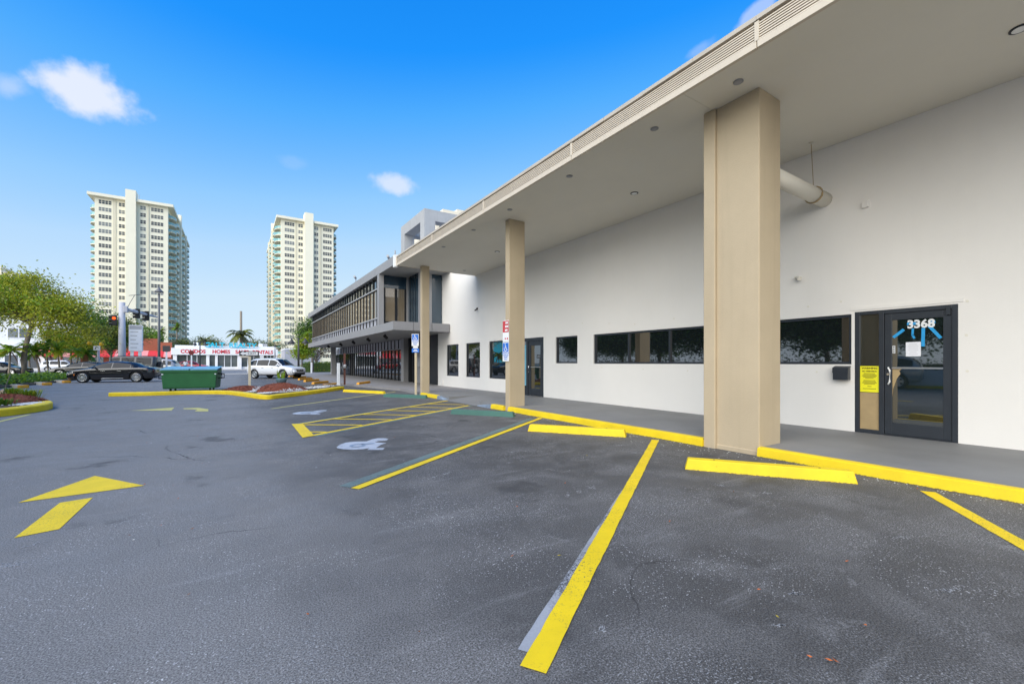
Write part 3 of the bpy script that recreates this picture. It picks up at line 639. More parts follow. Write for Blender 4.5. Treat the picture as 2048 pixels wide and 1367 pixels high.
# small fittings on the wall
m = MB(); m.box(WX - .06, WX, 2.92, 3.02, 4.20, 4.32); m.build('junction_box', 'stucco_white', B, bevel=.008, world=True)
m = MB(); m.lathe([(.05, 0), (.05, .03), (.02, .06)], 12, (WX - .05, 4.05, 3.08)); m.path([(WX, 4.05, 3.12), (WX - .09, 4.10, 3.13)], .02, 8); m.path([(WX - .07, 4.08, 3.12), (WX - .13, 4.0, 3.08)], [.025, .045], 8); m.build('flood_light', 'soffit', B, world=True)
m = MB(); m.box(WX - .05, WX, 17.72, 17.80, 3.92, 4.0); m.path([(WX - .04, 17.76, 3.93), (WX - .16, 17.72, 3.86)], .035, 8); m.build('wall_camera', 'charcoal', B, world=True)
m = MB(); m.box(WX - .03, WX, 21.75, 21.95, .22, .48); m.build('outlet_box', 'stucco_white', B, world=True)

for y_, z_ in [(1.70, 2.36), (1.71, 1.83), (1.70, 1.27), (3.35, 2.55), (3.9, 2.52), (3.75, 1.22), (7.0, 2.55), (8.3, 2.5), (9.3, 2.6), (9.6, 1.25), (10.5, 2.7), (6.6, 1.2), (8.0, 1.22), (5.2, 2.6), (12.3, 2.9)]:
    m = MB(); m.path([(WX + .004, y_, z_), (WX - .006, y_, z_)], .020, 10); m.build('wall_plug', 'soffit', B, world=True)
# things on or by the building
m = MB(); mbx = root('mailbox', (WX - .08, 3.32, 1.08), 'dark grey wall mailbox under the window beside the glass door', 'mailbox')
MB().box(-.05, .079, -.12, .12, 0, .22).build('box', 'frame_dark', mbx, bevel=.008)
m = MB(); m.quad((-.058, .123, .13), (-.058, 0, .165), (-.058, -.123, .13), (-.056, -.123, .225), (-.056, .123, .225)); m.quad((-.056, .123, .225), (-.056, -.123, .225), (.079, -.123, .262), (.079, .123, .262)); m.quad((-.058, -.123, .13), (.0, -.1235, .13), (.079, -.1235, .262), (-.056, -.1235, .225)); m.build('lid', 'frame_dark', mbx)

def parking_sign(parent, pos, n, w_=.32, h_=.46):
    """white plate with a blue wheelchair field and four lines of words"""
    p = Vector(pos); nn = Vector(n).normalized()
    pl = panel('sign_plate', parent, p, nn, w_, h_, 'sign_white', .004)
    panel('blue_field', pl, p + nn * .0045 + Vector((0, 0, h_ * .23)), nn, w_ * .90, h_ * .46, 'sign_blue', .002)
    mount('wheelchair_symbol', isa_mesh('sign_white', h_ * .42), pl, Matrix.Translation(p + nn * .007 + Vector((0, 0, h_ * .23))) @ mface(nn))
    for i, s in enumerate(('PARKING BY', 'DISABLED', 'PERMIT', 'ONLY')):
        text_on('lettering', s, pl, p + nn * .006 + Vector((0, 0, -h_ * (.07 + .11 * i))), nn, h_ * .11, 'sign_blue', extrude=.001, bold=.001)
    return pl
CS = root('column_signs', (6.60, 10.43, 1.45), 'red and blue accessible parking signs mounted on the middle column', 'sign')
n_ = (-1, -.08, 0)
p = Vector((6.575, 10.47, 0))
pl = panel('tow_plate', CS, p + Vector((0, 0, 2.32)), n_, .30, .62, 'sign_white', .004)
panel('red_field', pl, p + Vector((-.006, 0, 2.45)), n_, .285, .33, 'sign_red', .002)
for r_i, row in enumerate(((.09, .06, .05), (.07, .06, .08), (.06, .05, .06))):
    yy = -.11
    for wd in row:
        panel('letter_block', pl, p + Vector((-.010, -(yy + wd / 2), 2.555 - r_i * .105)), n_, wd, .058, 'sign_white', .002); yy += wd + .02
for dy in (-.09, .02, .09): panel('pictogram', pl, p + Vector((-.006, dy, 2.10)), n_, .05, .05, 'sign_red', .002)
parking_sign(CS, p + Vector((-.001, 0, 1.72)), n_, .30, .56)

PS = root('accessible_sign_post', (6.52, 17.72, 0), 'cream post with blue accessible parking signs before the far column', 'sign')
MB().box(-.04, .04, -.04, .04, 0, 2.62).build('post', 'post_cream', PS, bevel=.006)
parking_sign(PS, Vector((6.52 - .05, 17.72 - .06, 2.38)), (-.5, -.86, 0), .30, .52)
q = Vector((6.52 - .035, 17.72 - .055, 1.93)); nn = Vector((-.5, -.86, 0)).normalized()
bp = panel('fine_plate', PS, q, nn, .31, .17, 'sign_blue', .004)
for i, wd in enumerate((.12, .20)): panel('letter_block', bp, q + nn * .005 + Vector((0, 0, .03 - .055 * i)), nn, wd, .03, 'sign_white', .001)
panel('white_tab', PS, q + Vector((0, 0, .145)), nn, .20, .10, 'sign_white', .003)

# ================================================================== GREY TWO-STOREY BUILDING
GX, GY0, GY1 = 6.5, 20.8, 50.6
Gb = root('office_building', (GX, 35, 0), 'grey two storey office building with dark vertical fins and overhanging roof', 'building')
def gb(name, mat, *boxes, parent=None, bevel=0):
    m = MB()
    for b in boxes: m.box(*b)
    return m.build(name, mat, parent or Gb, bevel=bevel, world=True)
ro = gb('roof', 'grey_panel', (GX + .04, 24, GY0 + .04, GY1 - .04, 6.25, 6.64))
nseg = 9
for i in range(nseg):
    a, b = GY0 + (GY1 - GY0) * i / nseg, GY0 + (GY1 - GY0) * (i + 1) / nseg
    gb('fascia_panel', 'grey_panel', (GX, GX + .04, a + .012, b - .012, 6.22, 6.67), parent=ro)
    gb('slab_panel', 'grey_panel', (GX, GX + .04, a + .012, b - .012, 3.03, 3.46))
for i in range(3): 
    gb('slab_panel', 'grey_panel', (GX + .045 + i, GX + .97 + .045 + i, GY0, GY0 + .04, 3.031, 3.461)); gb('fascia_panel', 'grey_panel', (GX + .045 + i, GX + .97 + .045 + i, GY0, GY0 + .04, 6.221, 6.671), parent=ro)
gb('floor_slab', 'grey_soffit', (GX + .04, 24, GY0 + .04, GY1, 3.05, 3.44))
gb('roof_soffit', 'grey_soffit', (GX + .03, 24, GY0 + .03, GY1 - .02, 6.235, 6.248))
fin_u = MB().box(-.055, 0, -.035, .035, 0, 2.77).mesh('fin', 'fin_dark'); fin_l = MB().box(-.055, 0, -.04, .04, 0, 2.90).mesh('fin', 'fin_dark')
px_ = GX + .25; Y = 23.75; k = 0
pane_u = MB().box(0, .02, .04, .74, 0, 1.60).mesh('pane', 'glass_beige'); top_u = MB().box(0, .02, .04, .74, 0, .62).mesh('clerestory_pane', 'glass_dark'); bot_u = MB().box(0, .02, .04, .74, 0, .44).mesh('spandrel', 'spandrel')
while Y < 49.4:
    lz = Gb.location
    put('fin', fin_u, Gb, px_ - lz.x, Y - lz.y, 3.46)
    put('pane', pane_u, Gb, px_ - lz.x, Y - lz.y, 3.94); put('clerestory_pane', top_u, Gb, px_ - lz.x, Y - lz.y, 5.58); put('spandrel', bot_u, Gb, px_ - lz.x, Y - lz.y, 3.46)
    Y += .78
gb('rail', 'pole_grey', (px_ - .095, px_ - .06, 23.7, 49.5, 5.53, 5.60)); gb('rail', 'pole_grey', (px_ - .095, px_ - .06, 23.7, 49.5, 3.88, 3.95))
gb('corner_post', 'grey_panel', (px_ - .25, px_ + .02, 23.35, 23.68, 3.46, 6.23))
# porch end wall with curtained windows, then the dark side wall
gb('end_wall', 'glass_blue', (px_ + .03, 8.1, 23.55, 23.65, 5.55, 6.23)); gb('end_wall_frame', 'fin_dark', (px_ + .03, px_ + .16, 23.53, 23.64, 3.46, 5.55), (7.45, 7.58, 23.53, 23.64, 3.46, 5.55), (8.0, 8.1, 23.53, 23.64, 3.46, 5.55), (px_ + .16, 8.0, 23.535, 23.64, 3.46, 3.70))
for a, b in ((px_ + .16, 7.45), (7.58, 8.0)): gb('curtained_pane', 'glass_beige', (a, b, 23.58, 23.60, 3.70, 5.55))
gb('pilaster', 'grey_panel', (8.1, 8.26, 23.45, 23.66, 3.46, 6.23))
for i in range(4): gb('side_pane', 'glass_blue', (8.2, 8.22, 21.92 + i * .4, 22.30 + i * .4, 3.46, 6.23)); gb('side_mullion', 'fin_dark', (8.17, 8.23, 22.30 + i * .4, 22.32 + i * .4, 3.46, 6.23))
gb('return_wall', 'grey_panel', (8.2, 8.95, 21.86, 21.92, 3.46, 6.23)); gb('return_glass', 'glass_blue', (8.95, 9.55, 21.87, 21.92, 3.46, 6.23))
# ground floor
LX = 9.75
gb('back_wall', 'charcoal', (LX + .3, 22, 22.6, 54, .12, 3.03))
Y = 29.1; lz = Gb.location
pane_l = MB().box(0, .02, .04, .81, 0, 2.15).mesh('pane', 'glass_dark'); top_l = MB().box(0, .02, .04, .81, 0, .66).mesh('upper_pane', 'spandrel')
while Y < 53:
    put('fin', fin_l, Gb, LX - lz.x, Y - lz.y, .125); put('pane', pane_l, Gb, LX - lz.x, Y - lz.y, .16); put('upper_pane', top_l, Gb, LX - lz.x, Y - lz.y, 2.36); Y += .85
gb('rail', 'pole_grey', (LX - .10, LX - .06, 28.8, 53, 2.33, 2.38))
gb('pillar', 'grey_panel', (LX - .30, LX + .05, 28.0, 28.55, .125, 3.04))
for i in range(2): gb('pane', 'glass_dark', (LX, LX + .02, 26.55 + i * .75, 27.25 + i * .75, .16, 3.03)); gb('fin', 'fin_dark', (LX - .2, LX, 26.5 + i * .75, 26.56 + i * .75, .13, 3.03))
gb('side_wall', 'grey_panel', (LX - .05, LX + .02, 24.4, 26.5, .13, 3.03)); gb('side_opening', 'fin_dark', (LX, LX + .02, 22.6, 24.4, .13, 3.03))
gb('meter_box', 'pole_grey', (LX - .30, LX - .06, 24.6, 25.7, 1.15, 1.75), bevel=.02)
gb('end_column', 'grey_panel', (8.55, 9.0, 48.8, 49.25, .12, 3.05)); gb('end_column', 'grey_panel', (6.9, 7.2, 49.6, 49.9, 3.46, 6.24))
for i in range(6): gb('balcony_rail', 'pole_dark', (GX + .05, GX + .09, 49.6, GY1 - .05, 3.62 + i * .17, 3.66 + i * .17), (GX + .05, 9, GY1 - .1, GY1 - .06, 3.62 + i * .17, 3.66 + i * .17))
for y in (24.5, 28.3, 32.5, 37.0, 42.5): 
    m = MB(); m.path([(7.2, y, 3.04), (7.2, y, 2.93)], .02, 6); m.path([(7.12, y - .03, 2.95), (7.30, y + .05, 2.82)], .09, 10); m.build('soffit_flood_light', 'black', Gb, world=True)
m = MB(); m.lathe([(2.0, 0), (2.0, .9), (1.7, 1.2), (.4, 1.35)], 24, (10.6, 44, 6.64)); m.build('roof_tank', 'pole_grey', Gb, world=True)
for y, s in ((30.0, .5), (38, .35), (22.5, .3)):
    m = MB(); m.path([(GX + .3, y, 6.64), (GX + .3, y, 6.64 + s)], .03, 6); m.path([(GX + .3, y, 6.64 + s), (GX + .15, y - .25, 6.70 + s)], .07, 8); m.build('roof_spotlight', 'pole_grey', Gb, world=True)
# open concrete frame on the roof behind
Cf = root('roof_frame_tower', (12.25, 31.4, 6.6), 'grey concrete box frame with square openings rising behind the canopy', 'tower')
m = MB(); x0, x1, y0, y1, z0, z1, t = 0, 8.5, 0, 5.6, -2, 6.8, .9
for xx, yy in ((x0, y0), (x1 - t, y0), (x0, y1 - t), (x1 - t, y1 - t)): m.box(xx, xx + t, yy, yy + t, z0, z1 - .85)
m.box(x0, x1, y0, y0 + t, z1 - .85, z1); m.box(x0, x1, y1 - t, y1, z1 - .85, z1); m.box(x0, x0 + t, y0 + t, y1 - t, z1 - .85, z1); m.box(x1 - t, x1, y0 + t, y1 - t, z1 - .85, z1)
m.box(x0, x1, y0 + .003, y1 - .003, z0, 2.0); m.box(4.0, 4.9, y0 + .001, y0 + t, 2, z1 - .85); m.build('frame', 'concrete_grey', Cf)

# ================================================================== FAR BUILDINGS
def tower(name, label, X0, X1, Y0, wins, shaft, bal_side, rows=22):
    """slab block; local origin at the front left corner of the wall"""
    T = root(name, (X0, Y0, 0), label, 'tower'); W, D, H = X1 - X0, 72, 66.4; ox = X0
    m = MB(); m.box(0, W, 0, D, 0, H); m.build('wall', 'tower_cream', T)
    m = MB(); m.box(-1.9, W + 1.9, -1.6, D + 1, H, H + 1.1); m.build('roof_slab', 'tower_cream', T)
    m = MB(); m.box(shaft[0] - ox, shaft[1] - ox, -2.2, 3, 0, H + 4.2); m.box(W * .3, W * .7, 12, 30, H + 1.1, H + 3.6); m.build('stair_shaft', 'tower_cream', T)
    for ru in ((.12, 20, 3, 1.6), (.72, 8, 2.2, 1.2), (.55, 40, 4, 2.4)): MB().box(W * ru[0], W * ru[0] + ru[2], ru[1], ru[1] + 3, H + 1.1, H + 1.1 + ru[3]).build('roof_unit', 'pole_grey', T)
    m = MB(); m.path([(W * .5, 14, H + 3.6), (W * .5, 14, H + 7.5)], .09, 5); m.build('roof_antenna', 'pole_grey', T)
    for (a, b) in wins['recess']: m = MB(); m.box(a - ox, b - ox, -.25, .2, 0, H); m.build('pier', 'tower_shade', T)  # recesses drawn as raised strips, their shade put into the colour
    def wmesh(wd, n, g):
        m = MB(); h = 1.45; m.cur = 0; m.box(0, wd, -.06, .02, -.09, 0); m.box(0, wd, -.06, .02, h, h + .07)
        e = .14
        for i in range(n + 1):
            c = wd * i / n; m.box(max(0, c - e / 2), min(wd, c + e / 2), -.06, .02, 0, h)
        for i in range(n): m.box(wd * i / n + e / 2, wd * (i + 1) / n - e / 2, -.05, .02, h * .48, h * .54)
        m.cur = 1
        for i in range(n): m.quad((wd * i / n + e / 2, -.02, 0), (wd * (i + 1) / n - e / 2, -.02, 0), (wd * (i + 1) / n - e / 2, -.02, h), (wd * i / n + e / 2, -.02, h))
        return m.mesh('window', ['tower_cream', g])
    rr = random.Random(3)
    for (a, b, n) in wins['cols']:
        ms = [wmesh(b - a, n, g) for g in ('glass_tower_a', 'glass_tower_b', 'glass_tower_c')]
        for k in range(rows):
            put('window', rr.choices(ms, (5, 3, 3))[0], T, a - ox, 0, 64.6 - 2.86 * k - .7)
    bal = MB(); pts = [(0, -4.4)] + [(2.3 * math.cos(a), 4.4 * math.sin(a)) for a in [rad(-72 + 12 * i) for i in range(13)]] + [(0, 4.4)]
    bal.prism(pts, -.25, 0); bal.cur = 1
    for p, q in zip(pts, pts[1:]): bal.quad((p[0] * .985, p[1] * .985, .12), (q[0] * .985, q[1] * .985, .12), (q[0] * .985, q[1] * .985, 1.1), (p[0] * .985, p[1] * .985, 1.1))
    bal.cur = 2; bal.box(.0, .05, -3.4, 3.4, 0, 2.2)
    bm_ = bal.mesh('balcony', ['tower_cream', 'glass_rail', 'glass_tower_c'])
    for side in (0, 1):
        full = side == bal_side
        for yb in ((6, 16.5, 29, 41, 53, 65) if full else (6,)):
            for k in range(rows):
                put('balcony', bm_, T, W + .01 if side else -.01, yb, 62.6 - 2.86 * k, 0 if side else math.pi)
        if full:
            for yb in (22.5, 47): MB().box(W - .2 if side else -2.6, W + 2.6 if side else .2, yb - 1.2, yb + 1.2, 0, H + (3.5 if yb < 30 else 0)).build('side_shaft', 'tower_cream', T)
    return T
tower('apartment_tower', 'tall cream apartment tower behind the traffic signal, balconies on its right', -46.5, -24.1, 228,
      dict(cols=[(-45.4, -41.6, 4), (-39.5, -37.6, 2), (-33.0, -31.15, 2), (-29.6, -25.6, 4)], recess=[(-41.2, -40.3), (-30.6, -30.1)]), (-37.2, -34.0), 1)
tower('apartment_tower', 'tall cream apartment tower behind the grey offices, balconies on its left', 16.9, 39.1, 218,
      dict(cols=[(18.3, 22.3, 4), (23.9, 25.85, 2), (30.6, 32.4, 2), (34.4, 38.3, 4)], recess=[(22.7, 23.2), (33.0, 33.8)]), (26.4, 30.0), 0)
# cream high-rise whose top shows over the canopy
hp = C(872, 120); HR = root('high_rise', (hp.x, hp.y, 0), 'cream high rise whose stepped top shows over the canopy edge', 'tower')
m = MB(); m.box(0, 26, 0, 20, 0, 42.5); m.box(3, 12, 2, 10, 42.5, 46); m.box(8, 11, 3, 6, 46, 47.2); m.box(14, 24, 2, 12, 42.5, 45); m.build('wall', 'tower_far', HR)
for k in range(4):
    for j in range(4): MB().box(1 + j * 6.2, 5.2 + j * 6.2, -.1, .1, 39.2 - k * 3, 40.9 - k * 3).build('window', 'glass_tower_c', HR)
    MB().box(0, 26, -1.4, 0, 38.6 - k * 3, 38.9 - k * 3).build('balcony', 'tower_far', HR)
MB().box(9, 10, 1.7, 2.05, 43.2, 45.2).build('roof_louvre', 'orange_kerb', HR); MB().box(-1, 27, -1.5, .4, 42.5, 43.1).build('cornice', 'tower_far', HR)
# pale tower far left
hp = C(-40, 200); FT = root('distant_tower', (hp.x, hp.y, 0), 'pale cream tower rising behind the yellow green tree', 'tower')
MB().box(-10, 12.5, 0, 20, 0, 45).build('wall', 'tower_far', FT); MB().box(-8, 6, 2, 14, 45, 48).build('penthouse', 'tower_far', FT)
for k in range(6):
    for xx in (2.5, 7.0, 10.2): MB().box(xx, xx + 1.8, -.1, .1, 42.4 - k * 4, 44.4 - k * 4).build('window', 'glass_tower_c', FT)
    MB().box(-10.5, 13, -1.3, 0, 41.8 - k * 4, 42.3 - k * 4).build('balcony', 'tower_far', FT)

# realty shop
SX0, SX1, SY = -10.6, 7.6, 107.5
S = root('realty_shop', (SX0, SY, 0), 'low white shop with red lettering and cyan roof letters', 'building')
W = SX1 - SX0
MB().box(0, W, 1.2, 14, .05, 4.25).build('wall', 'shop_white', S)
MB().box(-.25, W + .1, -.3, .9, 3.0, 4.35).build('sign_band', 'shop_white', S, bevel=.03); MB().box(.2, W - .2, .92, 13, 4.2, 4.95).build('parapet', 'shop_white', S)
for i, (a, b) in enumerate([(0, .6), (5.4, 5.9), (6.9, 7.3), (10.8, 11.5), (14.9, 15.6), (17.6, W)]): MB().box(a, b, .0, 1.25, .05, 3.02).build('pier', 'shop_white', S)
for a, b, n in [(.6, 5.4, 3), (5.9, 6.9, 1), (7.3, 10.8, 3), (11.5, 14.9, 3), (15.6, 17.6, 3)]:
    f = MB().box(a, b, .55, 1.22, .05, .55).build('sill', 'shop_white', S)
    for i in range(n):
        q0, q1 = a + (b - a) * i / n, a + (b - a) * (i + 1) / n
        MB().box(q0 + .06, q1 - .06, .70, .74, .55, 2.98).build('pane', 'glass_shop', S); MB().box(q1 - .06, q1 + .06, .62, .80, .55, 3.0).build('mullion', 'shop_white', S)
for s_, cx in (('CONDOS', 3.25), ('HOMES', 7.95), ('SALES', 11.6), ('RENTALS', 15.4)):
    text_on('lettering', s_, S, (SX0 + cx, SY - .31, 3.66), (0, -1, 0), 1.02, 'letter_red', sx=.92, bold=.03, extrude=.03)
for ch, cx in zip('GALT REALTY', [5.6 + .82 * i for i in range(11)]):
    if ch != ' ': text_on('roof_letter', ch, S, (SX0 + cx, SY + .2, 5.05), (0, -1, 0), 1.4, 'letter_cyan', sx=1.05, bold=.03, extrude=.08)
MB().box(5.0, 14.6, .35, .42, 4.55, 4.62).build('letter_rail', 'pole_grey', S); MB().box(5.0, 14.6, .35, .42, 5.25, 5.32).build('letter_rail', 'pole_grey', S)
for a, mt in ((14.8, 'shop_white'), (15.7, 'pole_grey'), (3.0, 'shop_white')): MB().box(a, a + .8, 4, 5, 4.9, 5.7).build('roof_unit', mt, S, bevel=.03)
m = MB(); m.box(11.3, 13.0, -.2, .5, 2.5, 2.9); m.build('small_awning', 'stop_concrete', S)
Sg = root('utility_shed', (8.1, 96, 0), 'pale blue grey block wall building beside the realty shop', 'building')
MB().box(0, 6.5, 0, 8, .05, 4.0).build('wall', 'spandrel', Sg); MB().box(-.1, 6.6, -.1, 8.1, 4.0, 4.25).build('roof', 'shop_white', Sg); m = MB(); m.path([(3.2, -.1, .1), (3.2, -.1, 3.8), (2.9, -.1, 3.9)], .08, 8); m.build('pipe', 'sign_white', Sg)

# restaurant
RX0, RX1, RY = -27.5, -11.2, 112
Rb = root('restaurant', (RX0, RY, 0), 'red brick restaurant with red awning and dark script sign', 'building')
MB().box(0, RX1 - RX0, 0, 12, .05, 4.2).build('wall', 'brick', Rb); 
m = MB(); m.prism([(9.2, 0), (14.4, 0), (14.4, .4), (9.2, .4)], 4.2, 6.3); m.build('parapet', 'brick', Rb); MB().box(14.4, 16.3, 0, .4, 4.2, 5.6).build('parapet_step', 'brick', Rb); MB().box(-3, 9.2, 0, .4, 4.2, 5.0).build('low_parapet', 'brick', Rb)
MB().box(6.2, 11.0, -.14, 0, 4.75, 6.35).build('sign_board', 'charcoal', Rb)
text_on('lettering', 'Rosso', Rb, (RX0 + 9.1, RY - .15, 5.5), (0, -1, 0), 1.35, 'sign_white', bold=.0, extrude=.02, shear=.35)
text_on('lettering', 'NTS', Rb, (RX0 + 9.0, RY - .02, 4.32), (0, -1, 0), .85, 'sign_white', bold=.02, extrude=.04, space=1.25)
for i in range(16):
    a = -3.2 + i * 1.22; m = MB(); m.cur = 0
    m.quad((a, -1.6, 2.85), (a + 1.2, -1.6, 2.85), (a + 1.2, -.01, 3.85), (a, -.01, 3.85)); m.quad((a, -1.6, 2.85), (a, -1.6, 2.5), (a + 1.2, -1.6, 2.5), (a + 1.2, -1.6, 2.85)); m.build('awning_panel', 'awning_red' if i % 3 else 'awning_pink', Rb)
for a in (0, 3.2, 6.4, 9.6, 12.8): MB().box(a + .3, a + 2.7, -.06, .02, .4, 2.6).build('window', 'glass_dark', Rb)
# white building behind the trees on the left
wp = C(0, 76); Wb = root('white_block', (wp.x, wp.y, 0), 'white two storey building with wide windows behind the small palms', 'building')
MB().box(-12, 12, 0, 14, .05, 9.6).build('wall', 'shop_white', Wb); MB().box(-12.3, 12.3, -.5, 0, 4.2, 4.7).build('ledge', 'shop_white', Wb); MB().box(-12.3, 12.3, -.4, 14, 9.6, 10.0).build('roof', 'shop_white', Wb)
for a, b, g in ((.9, 2.3, 'glass_tower_b'), (2.3, 4.0, 'glass_dark'), (5.3, 5.6, 'glass_dark'), (5.7, 6.5, 'glass_blue'), (6.6, 8.0, 'glass_tower_b'), (-5, -1, 'glass_tower_c')):
    f = MB().box(a, b, -.08, .02, 5.9, 7.7).build('window_frame', 'shop_white', Wb); MB().box(a + .08, b - .08, -.10, -.081, 5.98, 7.62).build('pane', g, f)
for a in (.5, 3.0, 5.5): 
    f = MB().box(a, a + 1.8, -.08, .02, .3, 2.9).build('shopfront', 'shop_white', Wb); MB().box(a + .1, a + 1.7, -.1, -.081, .4, 2.8).build('pane', 'glass_tower_c', f)
MB().box(-20, -12.2, .5, 10, .05, 9).build('annex', 'letter_cyan', Wb)

# ================================================================== PLANTING
def leaf_quads(mb, c, n, spread, size, rng, up=.5):
    for _ in range(n):
        p = Vector((rng.gauss(0, spread[0]), rng.gauss(0, spread[1]), rng.gauss(0, spread[2]))) + c
        a = Vector((rng.uniform(-1, 1), rng.uniform(-1, 1), rng.uniform(-.7, .7))).normalized(); b = a.cross(Vector((rng.uniform(-1, 1), rng.uniform(-1, 1), rng.uniform(-1, 1) + up))).normalized()
        s = size * rng.uniform(.6, 1.3); mb.quad(p - a * s, p - b * s * .45, p + a * s, p + b * s * .45)
def tree(name, base, label, trunk, blobs, mats, n, size, seed, group=None, r0=.25, limbs=True, clump=.22, weights=None, bark='bark', shell=.45):
    """trunk: list of points; blobs: (centre, radii); leaves gather in clumps near the outside of each blob"""
    rng = random.Random(seed); base = Vector(base); T = root(name, base, label, 'tree', group=group)
    m = MB(); k = len(trunk); m.path([Vector(p) - base for p in trunk], [r0 * (1 - .55 * i / (k - 1)) for i in range(k)], 9)
    clumps = []
    tv = sum(b[1][0] * b[1][1] * b[1][2] for b in blobs)
    for c, r in blobs:
        c = Vector(c) - base; cnt = max(6, int(90 * r[0] * r[1] * r[2] / tv))
        for _ in range(cnt):
            d = Vector((rng.gauss(0, 1), rng.gauss(0, 1), rng.gauss(0, 1))).normalized() * (shell + (1 - shell) * rng.random()) ; clumps.append((c + Vector((d.x * r[0], d.y * r[1], d.z * r[2])), r))
    top = Vector(trunk[-1]) - base
    for c, r in clumps:
        if limbs and rng.random() < .45:
            st = (Vector(trunk[-2]) - base).lerp(top, rng.random()); mid = st.lerp(c, .5) + Vector((rng.uniform(-.3, .3), rng.uniform(-.3, .3), rng.uniform(.1, .5)))
            m.path([st, mid, c], [r0 * .28, r0 * .16, .015], 5, cap=False)
    m.build('trunk', bark, T)
    mb = MB(); per = max(6, n // len(clumps)); wts = weights or [1] * len(mats)
    for c, r in clumps:
        rm = sum(r) / 3 * clump; mb.cur = rng.choices(range(len(mats)), wts)[0]
        q = int(per * rng.uniform(.5, 1.5)); leaf_quads(mb, c, q, (rm * 1.25, rm * 1.25, rm * .7), size, rng)
        mb.cur = rng.choices(range(len(mats)), wts)[0]; leaf_quads(mb, c, q // 4, (rm * 1.5, rm * 1.5, rm), size, rng)
    mb.build('crown', mats, T); return T
def blob(px, py, d, rx, rz): 
    p = C(px, d, hz(py, d)); s = d / CAM_F; return (p, (rx * s, rx * s * .9, rz * s))
b1 = C(50, 44)
tree('street_tree', b1, 'spreading yellow green tree with bare leaning trunk at far left', [b1, C(47, 44, hz(720, 44)), C(52, 44, hz(690, 44)), C(62, 44, hz(655, 44)), C(66, 44, hz(625, 44))],
     [blob(30, 590, 44, 78, 44), blob(90, 628, 44, 78, 40), blob(-50, 600, 45, 70, 45), blob(150, 650, 44, 52, 30), blob(5, 560, 44, 45, 24)], ['leaf_lime', 'leaf_olive', 'leaf_bright'], 26000, .13, 4, r0=.30, weights=(7, 2, 2))
b2 = C(222, 60)
tree('street_tree', b2, 'dark green round tree before the restaurant awning', [b2, C(222, 60, 2.2), C(226, 60, 4.6)], [blob(215, 662, 60, 42, 36), blob(246, 674, 60, 26, 28), blob(188, 652, 60, 26, 22)], ['leaf_dark', 'leaf_green', 'leaf_olive'], 13000, .14, 6, r0=.18)
b3 = C(142, 54)
tree('street_tree', b3, 'small yellowing tree between the fan palms and dark tree', [b3, C(142, 54, 2.4), C(140, 54, 4.0)], [blob(150, 690, 54, 38, 22), blob(125, 676, 54, 34, 20), blob(168, 700, 54, 22, 16)], ['leaf_lime', 'leaf_yellow', 'leaf_bright'], 9000, .12, 8, r0=.12, weights=(4, 1, 2))
b4 = Vector((9.2, 67, 0))
tree('broadleaf_tree', b4, 'dense green tree half hidden by the grey office building', [b4, b4 + Vector((0, 0, 2.5)), b4 + Vector((.2, 0, 5.0))], [(b4 + Vector((.2, 0, 6.0)), (2.6, 2.4, 2.0)), (b4 + Vector((-.8, -.5, 4.9)), (1.7, 1.7, 1.3))], ['leaf_green', 'leaf_dark', 'leaf_bright'], 7000, .13, 12, r0=.2)
b5 = C(604, 55)
tree('soft_pine', b5, 'feathery lime green pine beside the black twin lantern', [b5, C(604, 55, 2.0), C(606, 55, 4.2)], [blob(612, 690, 55, 17, 16), blob(603, 706, 55, 20, 12), blob(618, 670, 55, 12, 12)], ['leaf_bright', 'leaf_lime'], 5000, .12, 13, r0=.10, weights=(3, 2))
b6 = C(632, 66)
tree('frangipani', b6, 'bare branching grey tree behind the hedge under the slab', [b6, C(632, 66, 1.2), C(634, 66, 2.2)], [blob(625, 705, 66, 22, 12), blob(645, 700, 66, 18, 12)], ['leaf_grey', 'leaf_dead'], 1100, .12, 14, r0=.12)
for (px, py, d, rx, rz, sd, lb) in [(300, 672, 118, 26, 18, 21, 'rounded bright green tree above the restaurant roof'), (372, 690, 125, 30, 13, 22, 'low olive tree line left of the cyan roof letters'), (420, 686, 128, 34, 15, 23, 'olive tree behind the cyan roof letters'), (530, 692, 125, 40, 12, 24, 'low dark tree right of the cyan roof letters'), (345, 723, 96, 10, 9, 25, 'small shrub tree between restaurant and realty shop')]:
    b = C(px, d)
    tree('background_tree', b, lb, [b, C(px, d, 1.5), C(px, d, max(2.0, hz(py + rz * .5, d)))], [blob(px - rx * .3, py, d, rx * .7, rz), blob(px + rx * .35, py + 2, d, rx * .65, rz * .85)], ['leaf_bright', 'leaf_green'] if sd in (21, 25) else ['leaf_olive', 'leaf_dark', 'leaf_grey'], 2600, .22, sd, r0=.22, limbs=False)
# trees across the drive that the near windows mirror
rt_ = tree('shade_tree', (-15, 6, 0), 'dark leafy shade tree left of the camera, mirrored in the glass door', [(-15, 6, 0), (-15, 6.1, 2), (-14.8, 6, 3.6)], [((-15, 6, 5.0), (3.9, 3.9, 2.8)), ((-14.4, 8.3, 4.2), (2.6, 2.6, 1.9)), ((-15, 4, 3.9), (2.4, 2.4, 1.6))], ['leaf_dark', 'leaf_green'], 26000, .125, 31, r0=.22, group='trees mirrored in the windows', shell=.15)
def copy_tree(o, loc, label, rz=0.0, parent=None):
    c = o.copy(); COL.objects.link(c); WM[c] = Matrix.Translation(loc) @ Matrix.Rotation(rz, 4, 'Z'); c.location = loc; c.rotation_euler = (0, 0, rz)
    if label: c['label'] = label
    for ch in o.children:
        k = ch.copy(); COL.objects.link(k); k.parent = c; WM[k] = WM[c] @ ch.matrix_basis
        for g in ch.children: q = g.copy(); COL.objects.link(q); q.parent = k
    return c
